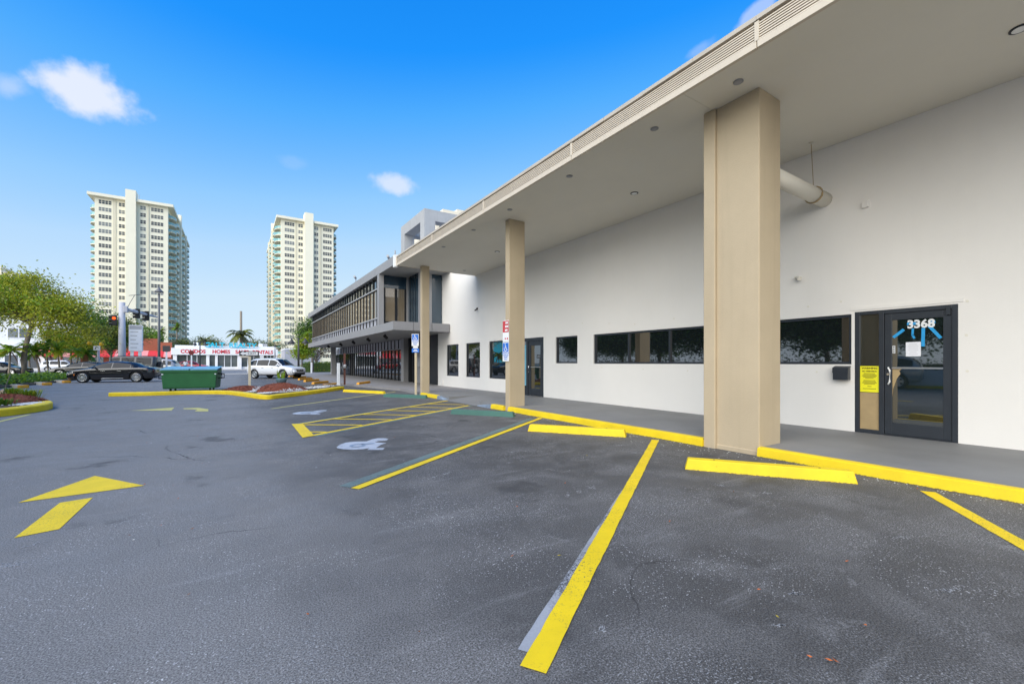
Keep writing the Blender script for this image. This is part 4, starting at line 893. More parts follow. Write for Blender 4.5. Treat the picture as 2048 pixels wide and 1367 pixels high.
copy_tree(rt_, Vector((-15.5, 13, 0)), 'dark shade tree mirrored in the ribbon window nearest the door', 1.1)
copy_tree(rt_, Vector((-15.2, 20, 0)), 'dark shade tree mirrored in the ribbon window left of the column', 2.3)
copy_tree(rt_, Vector((-16, 27.5, 0)), 'dark shade tree mirrored in the small square window', 4.0)
copy_tree(rt_, Vector((-19, 35, 0)), 'dark shade tree mirrored beside the small square window', 0.6)
copy_tree(rt_, Vector((-21, 43.5, 0)), 'dark shade tree mirrored in the far glass door', 2.9)
copy_tree(rt_, Vector((-15, -1, 0)), 'dark shade tree beyond the drive at the camera side', 5.0)
mh = root('hedge', (-17.5, 14, 0), 'tall dark hedge behind the low white boundary wall', 'hedge'); m = MB(); m.box(-.8, .8, -22, 24, 0, 1.3); m.build('core', 'leaf_dark', mh); m = MB(); hq = random.Random(19)
for _ in range(9000): m.cur = hq.randrange(2); leaf_quads(m, Vector((.8 + hq.uniform(-.2, .35), hq.uniform(-22, 24), hq.uniform(.1, 1.7))), 1, (.05, .05, .05), .09, hq)
m.build('foliage', ['leaf_dark', 'leaf_green'], mh)
fw_ = root('boundary_wall', (-13.2, 12, 0), 'low white boundary wall under the mirrored shade trees', 'wall')
MB().box(-.1, .1, -14, 16, 0, 1.05).build('wall', 'shop_white', fw_); MB().box(-.16, .16, -14.1, 16.1, 1.05, 1.13).build('coping', 'stop_concrete', fw_)
struct('kerb', MB().box(-12.75, -12.6, -4, 30, -.02, .14), 'yellow_kerb')

def palm(name, base, label, h, nf, fl, seed, mats=('leaf_green', 'leaf_bright'), r=.12, lean=(0, 0), droop=1.0, fan=False, group=None, dead=0):
    rng = random.Random(seed); base = Vector(base); T = root(name, base, label, 'palm', group=group)
    m = MB(); top = Vector((lean[0], lean[1], h)); m.path([(0, 0, 0), top * .35 + Vector((lean[0] * -.1, 0, 0)), top * .7, top], [r * 1.25, r, r * .9, r * .8], 8); m.build('trunk', 'palm_bark', T)
    for k in range(nf):
        mb = MB(); mb.cur = 0 if rng.random() < .6 else 1
        az = k * 2.399 + rng.uniform(-.2, .2); el = rad(rng.uniform(-15, 75)) if not (dead and k < dead) else rad(-50); L_ = fl * rng.uniform(.8, 1.1)
        if dead and k < dead: mb.cur = 2
        P = [top.copy()]; d = Vector((math.cos(az) * math.cos(el), math.sin(az) * math.cos(el), math.sin(el))); seg = 9
        for i in range(seg):
            d = (d + Vector((0, 0, -.13 * droop * (1 + i * .12)))).normalized(); P.append(P[-1] + d * L_ / seg)
        mb.path(P, [.022 * fl / 2] * 3 + [.012 * fl / 2] * (len(P) - 3), 4, cap=False)
        for i in range(1, len(P)):
            t = i / seg; dd = (P[i] - P[i - 1]).normalized(); side = dd.cross(Vector((0, 0, 1))).normalized()
            for s in (-1, 1):
                for j in (0, .33, .66):
                    ll = L_ * .30 * math.sin(math.pi * min(1, .18 + t * .80)) * rng.uniform(.8, 1.1); o = P[i - 1].lerp(P[i], j)
                    tip = o + side * s * ll * .8 + dd * ll * .5 + Vector((0, 0, -ll * rng.uniform(.15, .5) * droop)); wv = dd * L_ * .034
                    mb.quad(o - wv, o + wv, tip)
        mb.build('frond', [*mats, 'leaf_dead' if dead else mats[0]], T)
    return T
GP = 'small palms in the planting strip'
for i, (px, d, h, fl, nf, lb) in enumerate([(18, 43, 2.6, 1.9, 18, 'leftmost small palm with broad fronds beside the dark car'), (80, 45, 2.5, 1.6, 14, 'small palm just right of the leaning tree trunk'), (97, 47, 2.9, 1.7, 14, 'second small palm right of the leaning trunk'), (120, 46, 2.8, 1.7, 14, 'third small palm right of the leaning trunk'), (150, 52, 2.6, 1.7, 13, 'fourth small palm right of the leaning trunk'), (172, 50, 2.5, 1.7, 14, 'small palm with brown hanging fronds before the restaurant'), (60, 52, 3.0, 1.7, 12, 'small palm directly behind the leaning tree trunk')]):
    palm('small_palm', C(px, d), lb, h, nf, fl, 40 + i, ('leaf_bright', 'leaf_lime') if i in (0, 3, 4) else ('leaf_bright', 'leaf_green'), r=.09, lean=(R_.uniform(-.4, .4), 0), group=GP, dead=3 if i == 5 else 1)
palm('coconut_palm', C(482, 100), 'drooping coconut palm behind the realty shop roof', 7.9, 20, 3.8, 61, ('leaf_olive', 'leaf_grey'), r=.2, droop=1.5)
palm('coconut_palm', C(410, 104), 'small grey palm left of the utility pole behind the shop', 6.6, 16, 3.0, 62, ('leaf_grey', 'leaf_olive'), r=.2, droop=1.3)
for i, (px, py, lb) in enumerate([(276, 655, 'tall fan palm behind the pylon sign by the left tower'), (322, 661, 'tall fan palm behind the lamp post by the left tower'), (354, 655, 'tall fan palm before the left tower balconies')]):
    palm('fan_palm', C(px, 125), lb, hz(py, 125), 22, 2.0, 70 + i, ('leaf_bright', 'leaf_olive'), r=.2, droop=.8)
# hedge, ground cover
hr = random.Random(9)
h0, h1 = Vector((8.3, 69, 0)), Vector((15, 66.5, 0)); Hd = root('hedge', (h0 + h1) / 2, 'clipped bright green hedge beyond the grey office columns', 'hedge')
m = MB(); inv = (h0 + h1) / 2
m.bar(h0 - inv, h1 - inv, 1.2, 1.35); m.build('core', 'leaf_dark', Hd); m = MB()
for _ in range(5200):
    p = h0.lerp(h1, hr.random()) - inv + Vector((hr.uniform(-.72, .72), hr.uniform(-.72, .72), hr.uniform(.05, 1.55))); m.cur = hr.choices((0, 1, 2), (5, 4, 1))[0]; leaf_quads(m, p, 1, (.03, .03, .03), .09, hr)
m.build('foliage', ['leaf_bright', 'leaf_green', 'leaf_yellow'], Hd)
MB().box(-.5, .5, -.3, .3, 0, 1.1).mesh('x', 'stop_concrete')
pb = root('planter_block', (12.2, 58, .12), 'low cream masonry planter beside the far grey column', 'planter'); MB().box(-.7, .7, -.6, .6, 0, 1.1).build('block', 'stop_concrete', pb, bevel=.03)
struct('planting_bed', MB().prism([(-16, 33.5), (-10.7, 33.5), (-10.7, 61), (-16, 61)], -.02, .10), 'soil')
m = MB()
for _ in range(14000):
    x_, y_ = hr.uniform(-15.9, -10.9), hr.uniform(33.8, 60.8); m.cur = hr.choices((0, 1, 2), (4, 4, 1))[0]
    leaf_quads(m, Vector((x_, y_, .12 + .38 * hr.random() * (.5 + .5 * math.sin(x_ * 1.7) * math.cos(y_ * 1.3)) + .15 * hr.random())), 1, (.02, .02, .02), .10, hr)
tag(m.build('ground_cover', ['leaf_green', 'leaf_bright', 'leaf_dark']), 'low glossy green ground cover in the planting strip by the black sedan', 'ground cover', kind='stuff')

# ================================================================== KERBED ISLANDS, WHEEL STOPS
def island(label_kerb, pts, wd, h, mat='yellow_kerb', fill=None, fz=.10):
    """closed or open kerb along pts"""
    mb = MB(); P = [Vector((x, y)) for x, y in pts]; n = len(P); L_, R2 = [], []
    for i, p in enumerate(P):
        d = ((P[min(i + 1, n - 1)] - p).normalized() + (p - P[max(i - 1, 0)]).normalized()).normalized(); q = Vector((-d.y, d.x)); L_.append(p); R2.append(p + q * wd)
    for i in range(n - 1):
        a, b, c, d = L_[i], L_[i + 1], R2[i + 1], R2[i]; e = .03
        ai, bi = a.lerp(d, e / wd), b.lerp(c, e / wd)
        mb.quad((*a, -.02), (*b, -.02), (*b, h - .03), (*a, h - .03)); mb.quad((*a, h - .03), (*b, h - .03), (*bi, h), (*ai, h)); mb.quad((*ai, h), (*bi, h), (*c, h), (*d, h)); mb.quad((*d, h), (*c, h), (*c, -.02), (*d, -.02))
    for i in (0, n - 1): a, d = L_[i], R2[i]; mb.quad((*a, -.02), (*a, h - .03), (*a.lerp(d, .03 / wd), h), (*d, h), (*d, -.02))
    o = mb.build('island_kerb', mat); o['kind'] = 'structure'
    return o
def smooth(pts, k=4):
    P = [Vector(p) for p in pts]; out = []
    for i in range(len(P) - 1):
        p0, p1, p2, p3 = P[max(i - 1, 0)], P[i], P[i + 1], P[min(i + 2, len(P) - 1)]
        for j in range(k):
            t = j / k; out.append(tuple(.5 * (2 * p1 + (p2 - p0) * t + (2 * p0 - 5 * p1 + 4 * p2 - p3) * t * t + (3 * p1 - p0 - 3 * p2 + p3) * t ** 3)))
    return out + [tuple(P[-1])]
def inset(pts, q):
    P = [Vector(p) for p in pts]; n = len(P); out = []
    for i, p in enumerate(P):
        d = ((P[min(i + 1, n - 1)] - p).normalized() + (p - P[max(i - 1, 0)]).normalized()).normalized(); out.append((p.x - d.y * q, p.y + d.x * q))
    return out
mid = smooth([(-4.45, 23.85), (-3.0, 23.45), (-1.6, 23.4), (-.5, 22.7), (.05, 21.3), (.45, 19.95), (.75, 18.95), (1.05, 18.62), (1.5, 19.05), (3.2, 21.15), (4.75, 23.5)])
island('', mid, .26, .16)
struct('island_bed', MB().prism(inset(mid, .13) + [(4.9, 26.6), (3.0, 27.2), (.5, 26.2), (-1.0, 24.6), (-4.3, 24.15)], -.02, .12), 'soil')
lf = smooth([(-6.3, 14.6), (-5.15, 16.35), (-4.85, 16.95), (-4.66, 18.0), (-4.95, 19.3), (-5.9, 20.6)])
island('', lf, .30, .20)
struct('island_bed', MB().prism(inset(lf, .15) + [(-12, 24), (-13, 15)], -.02, .17), 'soil')
# mulch mounds
def mound(name, c, rx, ry, h, label, rot=0.0, mat='mulch'):
    rng = random.Random(int(c[0] * 31)); n, k = 28, 8; M_ = root(name, c, label, 'mulch', rot)
    m = MB(); m.smooth = True; rings = []
    for j in range(k + 1):
        f = j / k
        rings.append(m.add([(rx * f * math.cos(t * 2 * math.pi / n), ry * f * math.sin(t * 2 * math.pi / n), h * (1 - f * f) * rng.uniform(.9, 1.1) + rng.uniform(-.012, .012)) for t in range(n)]))
    for a, b in zip(rings, rings[1:]):
        for t in range(n): m.face([a + t, b + t, b + (t + 1) % n, a + (t + 1) % n])
    m.build('mound', mat, M_)
    m = MB()
    for _ in range(900):
        f = math.sqrt(rng.random()); a = rng.random() * 6.283; p = Vector((rx * f * math.cos(a), ry * f * math.sin(a), h * (1 - f * f) + .012))
        d = Vector((rng.uniform(-1, 1), rng.uniform(-1, 1), rng.uniform(-.4, .4))).normalized() * rng.uniform(.02, .05); q = Vector((-d.y, d.x, rng.uniform(-.01, .02))).normalized() * .008
        m.quad(p - d - q, p + d - q, p + d + q, p - d + q)
    o = m.build('bark_chips', 'mulch', M_); o['kind'] = 'stuff'
    return M_
mound('mulch_mound', (1.72, 22.3, .12), 1.15, 1.25, .34, 'large red bark mulch mound in front of the potted snake plant')
mound('mulch_mound', (.35, 23.4, .12), .95, 1.0, .20, 'small red mulch mound at the foot of the exit sign')
mound('mulch_mound', C(8, 13.0, .17), .95, .95, .26, 'red bark mulch mound on the left kerb island')
def pebbles(label, spots, n, rng):
    ico = [(0, 0, .6), (1, 0, 0), (.3, .95, 0), (-.8, .6, 0), (-.8, -.6, 0), (.3, -.95, 0), (0, 0, -.5)]; m = MB(); m.smooth = False
    for _ in range(n):
        (x0, y0, x1, y1, wd) = rng.choice(spots); t = rng.random(); x_, y_ = x0 + (x1 - x0) * t + rng.gauss(0, wd), y0 + (y1 - y0) * t + rng.gauss(0, wd); s = rng.uniform(.018, .05); a = rng.random() * 6
        i = m.add([(x_ + s * (p[0] * math.cos(a) - p[1] * math.sin(a)), y_ + s * (p[0] * math.sin(a) + p[1] * math.cos(a)) * .8, hh(x_, y_) + s * p[2] * .8) for p in ico])
        for k in range(5): m.face([i, i + 1 + k, i + 1 + (k + 1) % 5]); m.face([i + 6, i + 1 + (k + 1) % 5, i + 1 + k])
    tag(m.build('white_pebbles', 'stone_white'), label, 'pebbles', kind='stuff')
def hh(x_, y_):
    if x_ < -3: return .19
    z = .14
    for cx, cy_, rx, ry, h in ((1.72, 22.3, 1.15, 1.25, .34), (.35, 23.4, .95, 1.0, .20)):
        f = ((x_ - cx) / rx) ** 2 + ((y_ - cy_) / ry) ** 2
        if f < 1: z = max(z, .13 + h * (1 - f))
    return z
pebbles('white pebbles scattered along the planted kerb island', [(.75, 20.2, 1.3, 21.0, .14), (.5, 21.5, 1.0, 23.3, .12), (1.0, 23.3, 2.6, 23.6, .10), (2.8, 23.0, 3.8, 23.9, .22), (3.4, 23.9, 4.4, 25.4, .28), (1.6, 20.9, 2.6, 21.5, .12)], 1000, random.Random(3))
pebbles('white pebbles behind the left yellow kerb', [(*C(40, 12.2).xy, *C(75, 12.9).xy, .12), (*C(50, 12.6).xy, *C(72, 13.1).xy, .12)], 300, random.Random(4))
def grass_clump(c, label, n, h, mats, seed, w_=.35, group=None, wide=.012):
    rng = random.Random(seed); T = root('grass_clump', c, label, 'plant', group=group); m = MB()
    for _ in range(n):
        a = rng.random() * 6.283; r = abs(rng.gauss(0, w_ * .4)); p = Vector((r * math.cos(a), r * math.sin(a), 0)); o = Vector((math.cos(a), math.sin(a), 0)) * h * rng.uniform(.2, .9); q = Vector((-math.sin(a), math.cos(a), 0)) * wide
        H_ = h * rng.uniform(.6, 1.1); m.cur = rng.randrange(len(mats)); t1 = p + o * .4 + Vector((0, 0, H_ * .7)); t2 = p + o + Vector((0, 0, H_ * .75))
        m.quad(p - q, p + q, t1 + q, t1 - q); m.quad(t1 - q, t1 + q, t2)
    m.build('blades', list(mats), T); return T
grass_clump(C(55, 13.7, .17), 'lime grass clump nearest the tip of the left kerb island', 190, .46, ('leaf_lime', 'leaf_bright'), 1)
grass_clump(C(27, 14.0, .17), 'lime grass clump behind the mulch of the left island', 210, .52, ('leaf_lime', 'leaf_bright'), 2)
grass_clump(C(4, 12.3, .17), 'small green clump at the left edge before the mulch', 90, .26, ('leaf_green', 'leaf_bright'), 5)
bp_ = root('boulder', C(12, 15.2, .17), 'round pinkish boulder on the left kerb island', 'rock'); m = MB(); m.lathe([(.03, 0), (.15, .03), (.19, .12), (.16, .22), (.09, .28), (.02, .29)], 14); m.v = [(x * (1 + .1 * math.sin(y * 9)), y, z) for x, y, z in m.v]; m.build('stone', 'stone_pink', bp_)
bp_ = root('sapling', C(4, 15.0, .17), 'thin bare sapling stem on the left kerb island', 'plant'); m = MB(); m.path([(0, 0, 0), (.1, .05, .5), (.25, 0, 1.0)], [.02, .015, .008], 5); m.build('stem', 'bark', bp_)

stop_i = [0]
def wheel_stop(cx, cy_, ang, mat, label, L_=1.83, wd=.17, ht=.13, group=None, z=0.0, capmat=None):
    T = root('wheel_stop', (cx, cy_, z), label, 'wheel stop', ang, group); m = MB(); h = L_ / 2
    def prof(x, k=1.0): return [(x, -wd / 2 * k, 0), (x, -wd * .36 * k, ht * k), (x, wd * .36 * k, ht * k), (x, wd / 2 * k, 0)]
    st = [prof(-h), prof(-h + .05), prof(h - .05), prof(h)]
    st[0] = [(p[0] - (0 if p[2] == 0 else -.035), p[1], p[2]) for p in st[0]]; st[3] = [(p[0] + (0 if p[2] == 0 else -.035), p[1], p[2]) for p in st[3]]
    idx = [m.add(p) for p in st]
    for a, b in zip(idx, idx[1:]):
        for k in range(3): m.face([a + k, b + k, b + k + 1, a + k + 1])
    m.face([idx[0] + k for k in range(4)]); m.face([idx[3] + k for k in (3, 2, 1, 0)]); m.build('block', mat, T, bevel=.012)
    for s in (-1, 1):
        m = MB(); m.lathe([(.012, ht - .002), (.012, ht + .003)], 8, (s * h * .62, 0, 0)); m.build('anchor_pin', 'pole_rust', T)
    if capmat: m = MB(); m.box(h - .5, h + .01, -wd * .52, wd * .52, 0, ht + .006); m.build('painted_end', capmat, T, bevel=.03)
    return T
A1 = math.atan2(-1.49, 1.06)
wheel_stop(5.54, 2.74, A1, 'yellow_kerb', 'yellow wheel stop nearest the camera, in front of the wide column', 1.85, .19, .14)
wheel_stop(5.62, 6.36, A1, 'yellow_kerb', 'yellow wheel stop left of the wide column', 1.95, .19, .14)
wheel_stop(5.50, 9.95, A1, 'green_paint', 'green wheel stop at the foot of the middle column', 1.85)
wheel_stop(5.68, 16.65, A1, 'green_paint', 'green wheel stop before the cream sign post', 2.05)
wheel_stop(4.95, 20.3, math.atan2(-2.2, 1.15), 'yellow_kerb', 'yellow wheel stop at the tip of the planted island', 2.7, .17, .12)
for i, (x_, y_) in enumerate([(4.75, 27.6), (4.65, 31.0), (4.65, 35.0), (4.68, 38.7), (4.75, 43.2), (4.8, 47.5)]):
    wheel_stop(x_ + .12, y_ + .2, math.atan2(.84, .55), 'orange_kerb', ['orange wheel stop nearest the brown post', 'second orange wheel stop from the brown post', 'third orange wheel stop from the brown post', 'fourth orange wheel stop from the brown post', 'orange wheel stop under the white SUV bumper', 'farthest orange wheel stop behind the white SUV'][i], 2.2, .20, .14, 'orange wheel stops along the offices')
wheel_stop(6.5, 26.6, math.atan2(.84, .55), 'orange_kerb', 'lone orange wheel stop lying on the walkway by the brown post', 2.0, .18, .12, z=.125)
for i, (x_, y_) in enumerate([(-9.8, 34.2), (-9.8, 37.7), (-9.8, 41.3), (-9.8, 30.7)]):
    wheel_stop(x_ - .45 * 1.1, y_ + .9 * 1.1, math.atan2(-.9, .45), 'stop_concrete', ['concrete wheel stop with orange end, second from the left island', 'concrete wheel stop with orange end left of the sedan bumper', 'concrete wheel stop with orange end under the sedan nose', 'concrete wheel stop with orange end closest to the left island'][i], 2.4, .34, .16, 'concrete wheel stops by the planting strip', capmat='orange_kerb')

# ================================================================== VEHICLES
def interp(tab, x):
    n = len(tab); i = 0
    while i < n - 2 and x > tab[i + 1][0]: i += 1
    p0, p1, p2, p3 = tab[max(i - 1, 0)], tab[i], tab[i + 1], tab[min(i + 2, n - 1)]
    t = max(0, min(1, (x - p1[0]) / (p2[0] - p1[0]))); out = []
    for a, b, c, d in zip(p0, p1, p2, p3):
        m1 = (c - a) * .35; m2 = (d - b) * .35
        out.append((2 * t ** 3 - 3 * t * t + 1) * b + (t ** 3 - 2 * t * t + t) * m1 + (-2 * t ** 3 + 3 * t * t) * c + (t ** 3 - t * t) * m2)
    return out
def car(name, loc, heading, label, paint, tab, wheels, wr, glass, screens, boxy=0.0, spokes=10, rimmat='metal', extras=None, cat='car', tyre_w=.23, group=None):
    """tab rows: x, underside z, belt z, top z, half width, half width of the roof; x runs from tail to nose"""
    T = root(name, loc, label, cat, math.atan2(heading[1], heading[0]), group)
    def ring(x):
        _, zb, zl, zt, w_, wt = interp(tab, x); kk = min(1, max(0, (zt - zl) / .3)); rr = .07 * kk * (1 - boxy * .6)
        return [(0, zb), (w_ * .86, zb), (w_ * .965, zb + .09), (w_, zb + (zl - zb) * .52), (w_ * (.985 + .01 * boxy), zl - .10 * (1 - boxy * .4)), (w_ * (.945 + .04 * boxy), zl), (wt * (1 - .0), max(zl + .004, zt - rr)), (wt * (.84 + .10 * boxy), max(zl + .008, zt - rr * .12)), (0, max(zl + .012, zt + .012))]
    m = MB(); m.smooth = True; x0, x1 = tab[0][0], tab[-1][0]; ns = 54; rings = []
    for i in range(ns + 1):
        x = x0 + (x1 - x0) * i / ns; r = ring(x); full = [(x, y, z) for y, z in r] + [(x, -y, z) for y, z in r[-2:0:-1]]; rings.append(m.add(full))
    k = len(full)
    for a, b in zip(rings, rings[1:]):
        for t in range(k): m.face([a + t, a + (t + 1) % k, b + (t + 1) % k, b + t])
    m.face([rings[0] + t for t in range(k)][::-1]); m.face([rings[-1] + t for t in range(k)])
    body = mount('body', m.mesh('body', paint), T)
    hw = max(r[4] for r in tab); cut = MB()
    for wx in wheels:
        for s in (-1, 1):
            nseg = 24; i = cut.add([(wx + (wr + .055) * math.cos(t * 2 * math.pi / nseg), s * yy, wr + (wr + .055) * math.sin(t * 2 * math.pi / nseg)) for yy in (hw - .34, hw + .3) for t in range(nseg)])
            for t in range(nseg):
                q = [i + t, i + (t + 1) % nseg, i + nseg + (t + 1) % nseg, i + nseg + t]; cut.face(q if s < 0 else q[::-1])
            a, b = [i + t for t in range(nseg)], [i + nseg + t for t in range(nseg)]; cut.face(a[::-1] if s < 0 else a); cut.face(b if s < 0 else b[::-1])
    co = bpy.data.objects.new('cutter', cut.mesh('cutter', 'black')); COL.objects.link(co); co.matrix_basis = WM[T]
    md = body.modifiers.new('arches', 'BOOLEAN'); md.object = co; md.operation = 'DIFFERENCE'; md.solver = 'EXACT'; md.material_mode = 'TRANSFER'
    bpy.context.view_layer.update()
    me = bpy.data.meshes.new_from_object(body.evaluated_get(bpy.context.evaluated_depsgraph_get())); body.modifiers.clear(); body.data = me; bpy.data.objects.remove(co)
    def lerp2(a, b, t): return (a[0] + (b[0] - a[0]) * t, a[1] + (b[1] - a[1]) * t)
    for (ga, gb_) in glass:                                   # side windows
        for s in (-1, 1):
            g = MB(); n = 8; lo_, hi_ = [], []
            for i in range(n + 1):
                x = ga + (gb_ - ga) * i / n; r = ring(x); a, b = lerp2(r[5], r[6], .10), lerp2(r[5], r[6], .90)
                lo_.append((x, s * (a[0] + .008), a[1])); hi_.append((x, s * (b[0] + .008), b[1]))
            for i in range(n): g.quad(lo_[i], lo_[i + 1], hi_[i + 1], hi_[i])
            g.build('side_window', 'glass_car', T)
    for nm, (ga, gb_) in screens:
        g = MB(); g.smooth = True; n = 6; rows = []
        for i in range(n + 1):
            x = ga + (gb_ - ga) * i / n; r = ring(x); p = [(r[6][0] * .97, r[6][1] + .010), (r[7][0], r[7][1] + .010), (0, r[8][1] + .010)]; rows.append(g.add([(x, y, z) for y, z in p] + [(x, -y, z) for y, z in p[1::-1]]))
        for a, b in zip(rows, rows[1:]):
            for t in range(4): g.face([a + t, b + t, b + t + 1, a + t + 1])
        g.build(nm, 'glass_car', T)
    # wheels
    ty = MB(); ty.lathe([(wr * .62, -tyre_w / 2 + .02), (wr * .93, -tyre_w / 2), (wr, -tyre_w / 2 + .04), (wr, tyre_w / 2 - .04), (wr * .93, tyre_w / 2), (wr * .66, tyre_w / 2 - .02)], 28); ty.v = [(x, z, y) for x, y, z in ty.v]
    tm = ty.mesh('tyre', 'rubber'); rm_ = MB(); yo = tyre_w / 2 - .015; rr = wr * .70
    rm_.cur = 1; rm_.lathe([(rr * .98, yo - .09), (rr * .98, yo - .075)], 24); rm_.cur = 0
    rm_.lathe([(rr, yo - .12), (rr, yo + .012), (rr * .91, yo + .012), (rr * .90, yo - .05)], 28); rm_.lathe([(rr * .22, yo - .07), (rr * .22, yo + .0), (.01, yo + .006)], 12)
    for i in range(spokes):
        a = i * 2 * math.pi / spokes; c, sn = math.cos(a), math.sin(a); w1, w2 = rr * (1.05 / spokes), rr * (1.5 / spokes)
        rm_.quad(*[(c * u - sn * v, sn * u + c * v, yo + zz) for u, v, zz in ((rr * .15, -w1, 0), (rr * .95, -w2, .004), (rr * .95, w2, .004), (rr * .15, w1, 0))])
    rm_.v = [(x, z, y) for x, y, z in rm_.v]; rm = rm_.mesh('rim', [rimmat, 'black'])
    for wx in wheels:
        for s in (-1, 1):
            wh = put('wheel', tm, T, wx, s * (hw - tyre_w / 2 - .01), wr, 0 if s > 0 else math.pi); mount('rim', rm, wh)
    yb = lambda x, z: next((a[0] + (b[0] - a[0]) * (z - a[1]) / max(1e-6, b[1] - a[1]) for a, b in zip(ring(x)[1:], ring(x)[2:]) if a[1] <= z <= b[1]), ring(x)[3][0])
    T['_'] = 0; del T['_']
    def patch(nm, mat, s, pts, off=.008):
        g = MB(); g.quad(*[(x, s * (yb(x, z) + off), z) for x, z in pts]); return g.build(nm, mat, T)
    if extras: extras(T, patch, ring, yb)
    return T
def common(mir_x, mir_z, paint, seams, hz_, hx):
    def f(T, patch, ring, yb):
        for s in (-1, 1):
            w_ = ring(mir_x)[5][0]; m = MB(); m.smooth = True
            m.path([(mir_x, s * w_, mir_z), (mir_x + .02, s * (w_ + .07), mir_z + .03), (mir_x + .02, s * (w_ + .20), mir_z + .05)], [.03, .075, .055], 8); m.build('mirror', paint, T)
            for x in seams: patch('door_seam', 'black', s, [(x, .34), (x + .012, .34), (x + .012, .93), (x, .93)], .004)
            for x in hx: patch('door_handle', 'chrome' if paint != 'car_grey' else 'black', s, [(x, hz_), (x + .20, hz_), (x + .20, hz_ + .03), (x, hz_ + .03)], .02)
    return f
SEDAN = [(-2.50, .46, .84, .86, .62, .50), (-2.42, .32, .98, 1.02, .83, .66), (-2.05, .26, 1.03, 1.10, .935, .72), (-1.75, .25, 1.03, 1.17, .945, .71), (-1.05, .20, 1.01, 1.41, .95, .63), (-.35, .19, .99, 1.50, .95, .61), (.30, .19, .97, 1.485, .95, .61), (.85, .19, .96, 1.31, .95, .655), (1.30, .20, .95, 1.04, .95, .74), (1.95, .22, .88, .925, .935, .76), (2.32, .25, .78, .82, .87, .70), (2.47, .30, .70, .72, .78, .60), (2.52, .42, .62, .64, .66, .50)]
def sedan_x(T, patch, ring, yb):
    common(.78, 1.0, 'car_black', (-.95, .02, .98), .80, (-.62, .30))(T, patch, ring, yb)
    for s in (-1, 1):
        patch('headlight', 'lamp_glass', s, [(2.02, .70), (2.33, .66), (2.40, .72), (2.05, .79)]); patch('tail_light', 'lamp_red', s, [(-2.45, .80), (-2.12, .86), (-2.12, .95), (-2.44, .92)]); patch('sill_trim', 'lens_white', s, [(-.75, .27), (.55, .27), (.42, .33), (-.70, .32)]); patch('side_marker', 'amber', s, [(1.93, .52), (2.0, .50), (2.0, .62), (1.95, .62)])
    m = MB(); m.quad((2.525, -.32, .40), (2.525, .32, .40), (2.50, .36, .66), (2.50, -.36, .66)); m.build('grille', 'black', T); m = MB(); m.box(2.40, 2.50, -.55, .55, .28, .36); m.build('lower_intake', 'black', T)
sd = (-.975, .22)
car('sedan', (-7.28, 41.5, 0), sd, 'black sedan with multi spoke wheels parked by the planting strip', 'car_black', SEDAN, (-1.47, 1.53), .37, [(-1.55, -1.12), (-1.08, -.08), (-.02, 1.06)], [('windscreen', (.42, 1.24)), ('rear_window', (-1.72, -.85))], 0, 10, 'metal', sedan_x)
BOXY = [(-2.32, .55, 1.20, 1.86, .80, .70), (-2.28, .45, 1.20, 1.93, .90, .74), (-1.6, .42, 1.20, 1.95, .93, .76), (.30, .42, 1.20, 1.95, .93, .76), (.72, .42, 1.19, 1.88, .93, .76), (.98, .42, 1.18, 1.34, .93, .80), (1.10, .42, 1.17, 1.21, .93, .82), (2.15, .45, 1.12, 1.15, .92, .82), (2.30, .50, 1.05, 1.07, .88, .80), (2.34, .55, .98, 1.0, .80, .74)]
def boxy_x(T, patch, ring, yb):
    common(.85, 1.25, 'car_grey', (-.75, .08, .95), 1.08, (-.60, .22))(T, patch, ring, yb)
    m = MB(); m.lathe([(.10, -.02), (.37, 0), (.40, .08), (.38, .20), (.15, .24)], 24); m.v = [(-2.34 - z, x, y + 1.12) for x, y, z in m.v]; sp = m.build('spare_wheel', 'rubber', T); 
    m = MB(); m.lathe([(.02, .0), (.27, .0), (.27, .012)], 20); m.v = [(-2.58 - z, x, y + 1.12) for x, y, z in m.v]; m.build('spare_cover', 'car_grey', sp)
    for s in (-1, 1):
        m = MB(); m.lathe([(.11, 0), (.11, .02)], 16); m.v = [(2.33 + z, s * .62 + x, y + .92) for x, y, z in m.v]; m.build('headlight', 'lamp_glass', T); patch('tail_light', 'lamp_red', s, [(-2.30, .70), (-2.20, .70), (-2.20, .95), (-2.30, .95)])
    MB().box(2.25, 2.45, -.9, .9, .50, .70).build('front_bumper', 'black', T, bevel=.03); MB().box(-2.42, -2.25, -.9, .9, .50, .70).build('rear_bumper', 'black', T, bevel=.03)
    for s in (-1, 1): MB().box(-1.9, .4, s * .62 - .02, s * .62 + .02, 1.955, 2.0).build('roof_rail', 'black', T)
car('off_roader', (-8.25, 50.6, 0), sd, 'dark grey boxy off-roader with spare wheel on its tail', 'car_grey', BOXY, (-1.42, 1.48), .40, [(-2.10, -1.02), (-.88, .02), (.14, .78)], [('windscreen', (.76, 1.02))], 1.0, 6, 'pole_grey', boxy_x, 'car', .26)
SUV = [(-2.40, .55, 1.08, 1.12, .74, .62), (-2.34, .42, 1.10, 1.34, .88, .66), (-2.05, .36, 1.12, 1.62, .945, .68), (-1.6, .34, 1.11, 1.75, .965, .67), (-.7, .30, 1.09, 1.79, .97, .66), (.2, .30, 1.07, 1.77, .97, .655), (.62, .30, 1.06, 1.66, .97, .67), (1.05, .31, 1.05, 1.36, .97, .72), (1.35, .32, 1.04, 1.13, .965, .79), (1.95, .34, 1.00, 1.05, .95, .80), (2.28, .36, .92, .96, .88, .74), (2.40, .42, .82, .84, .78, .64), (2.44, .55, .72, .74, .66, .52)]
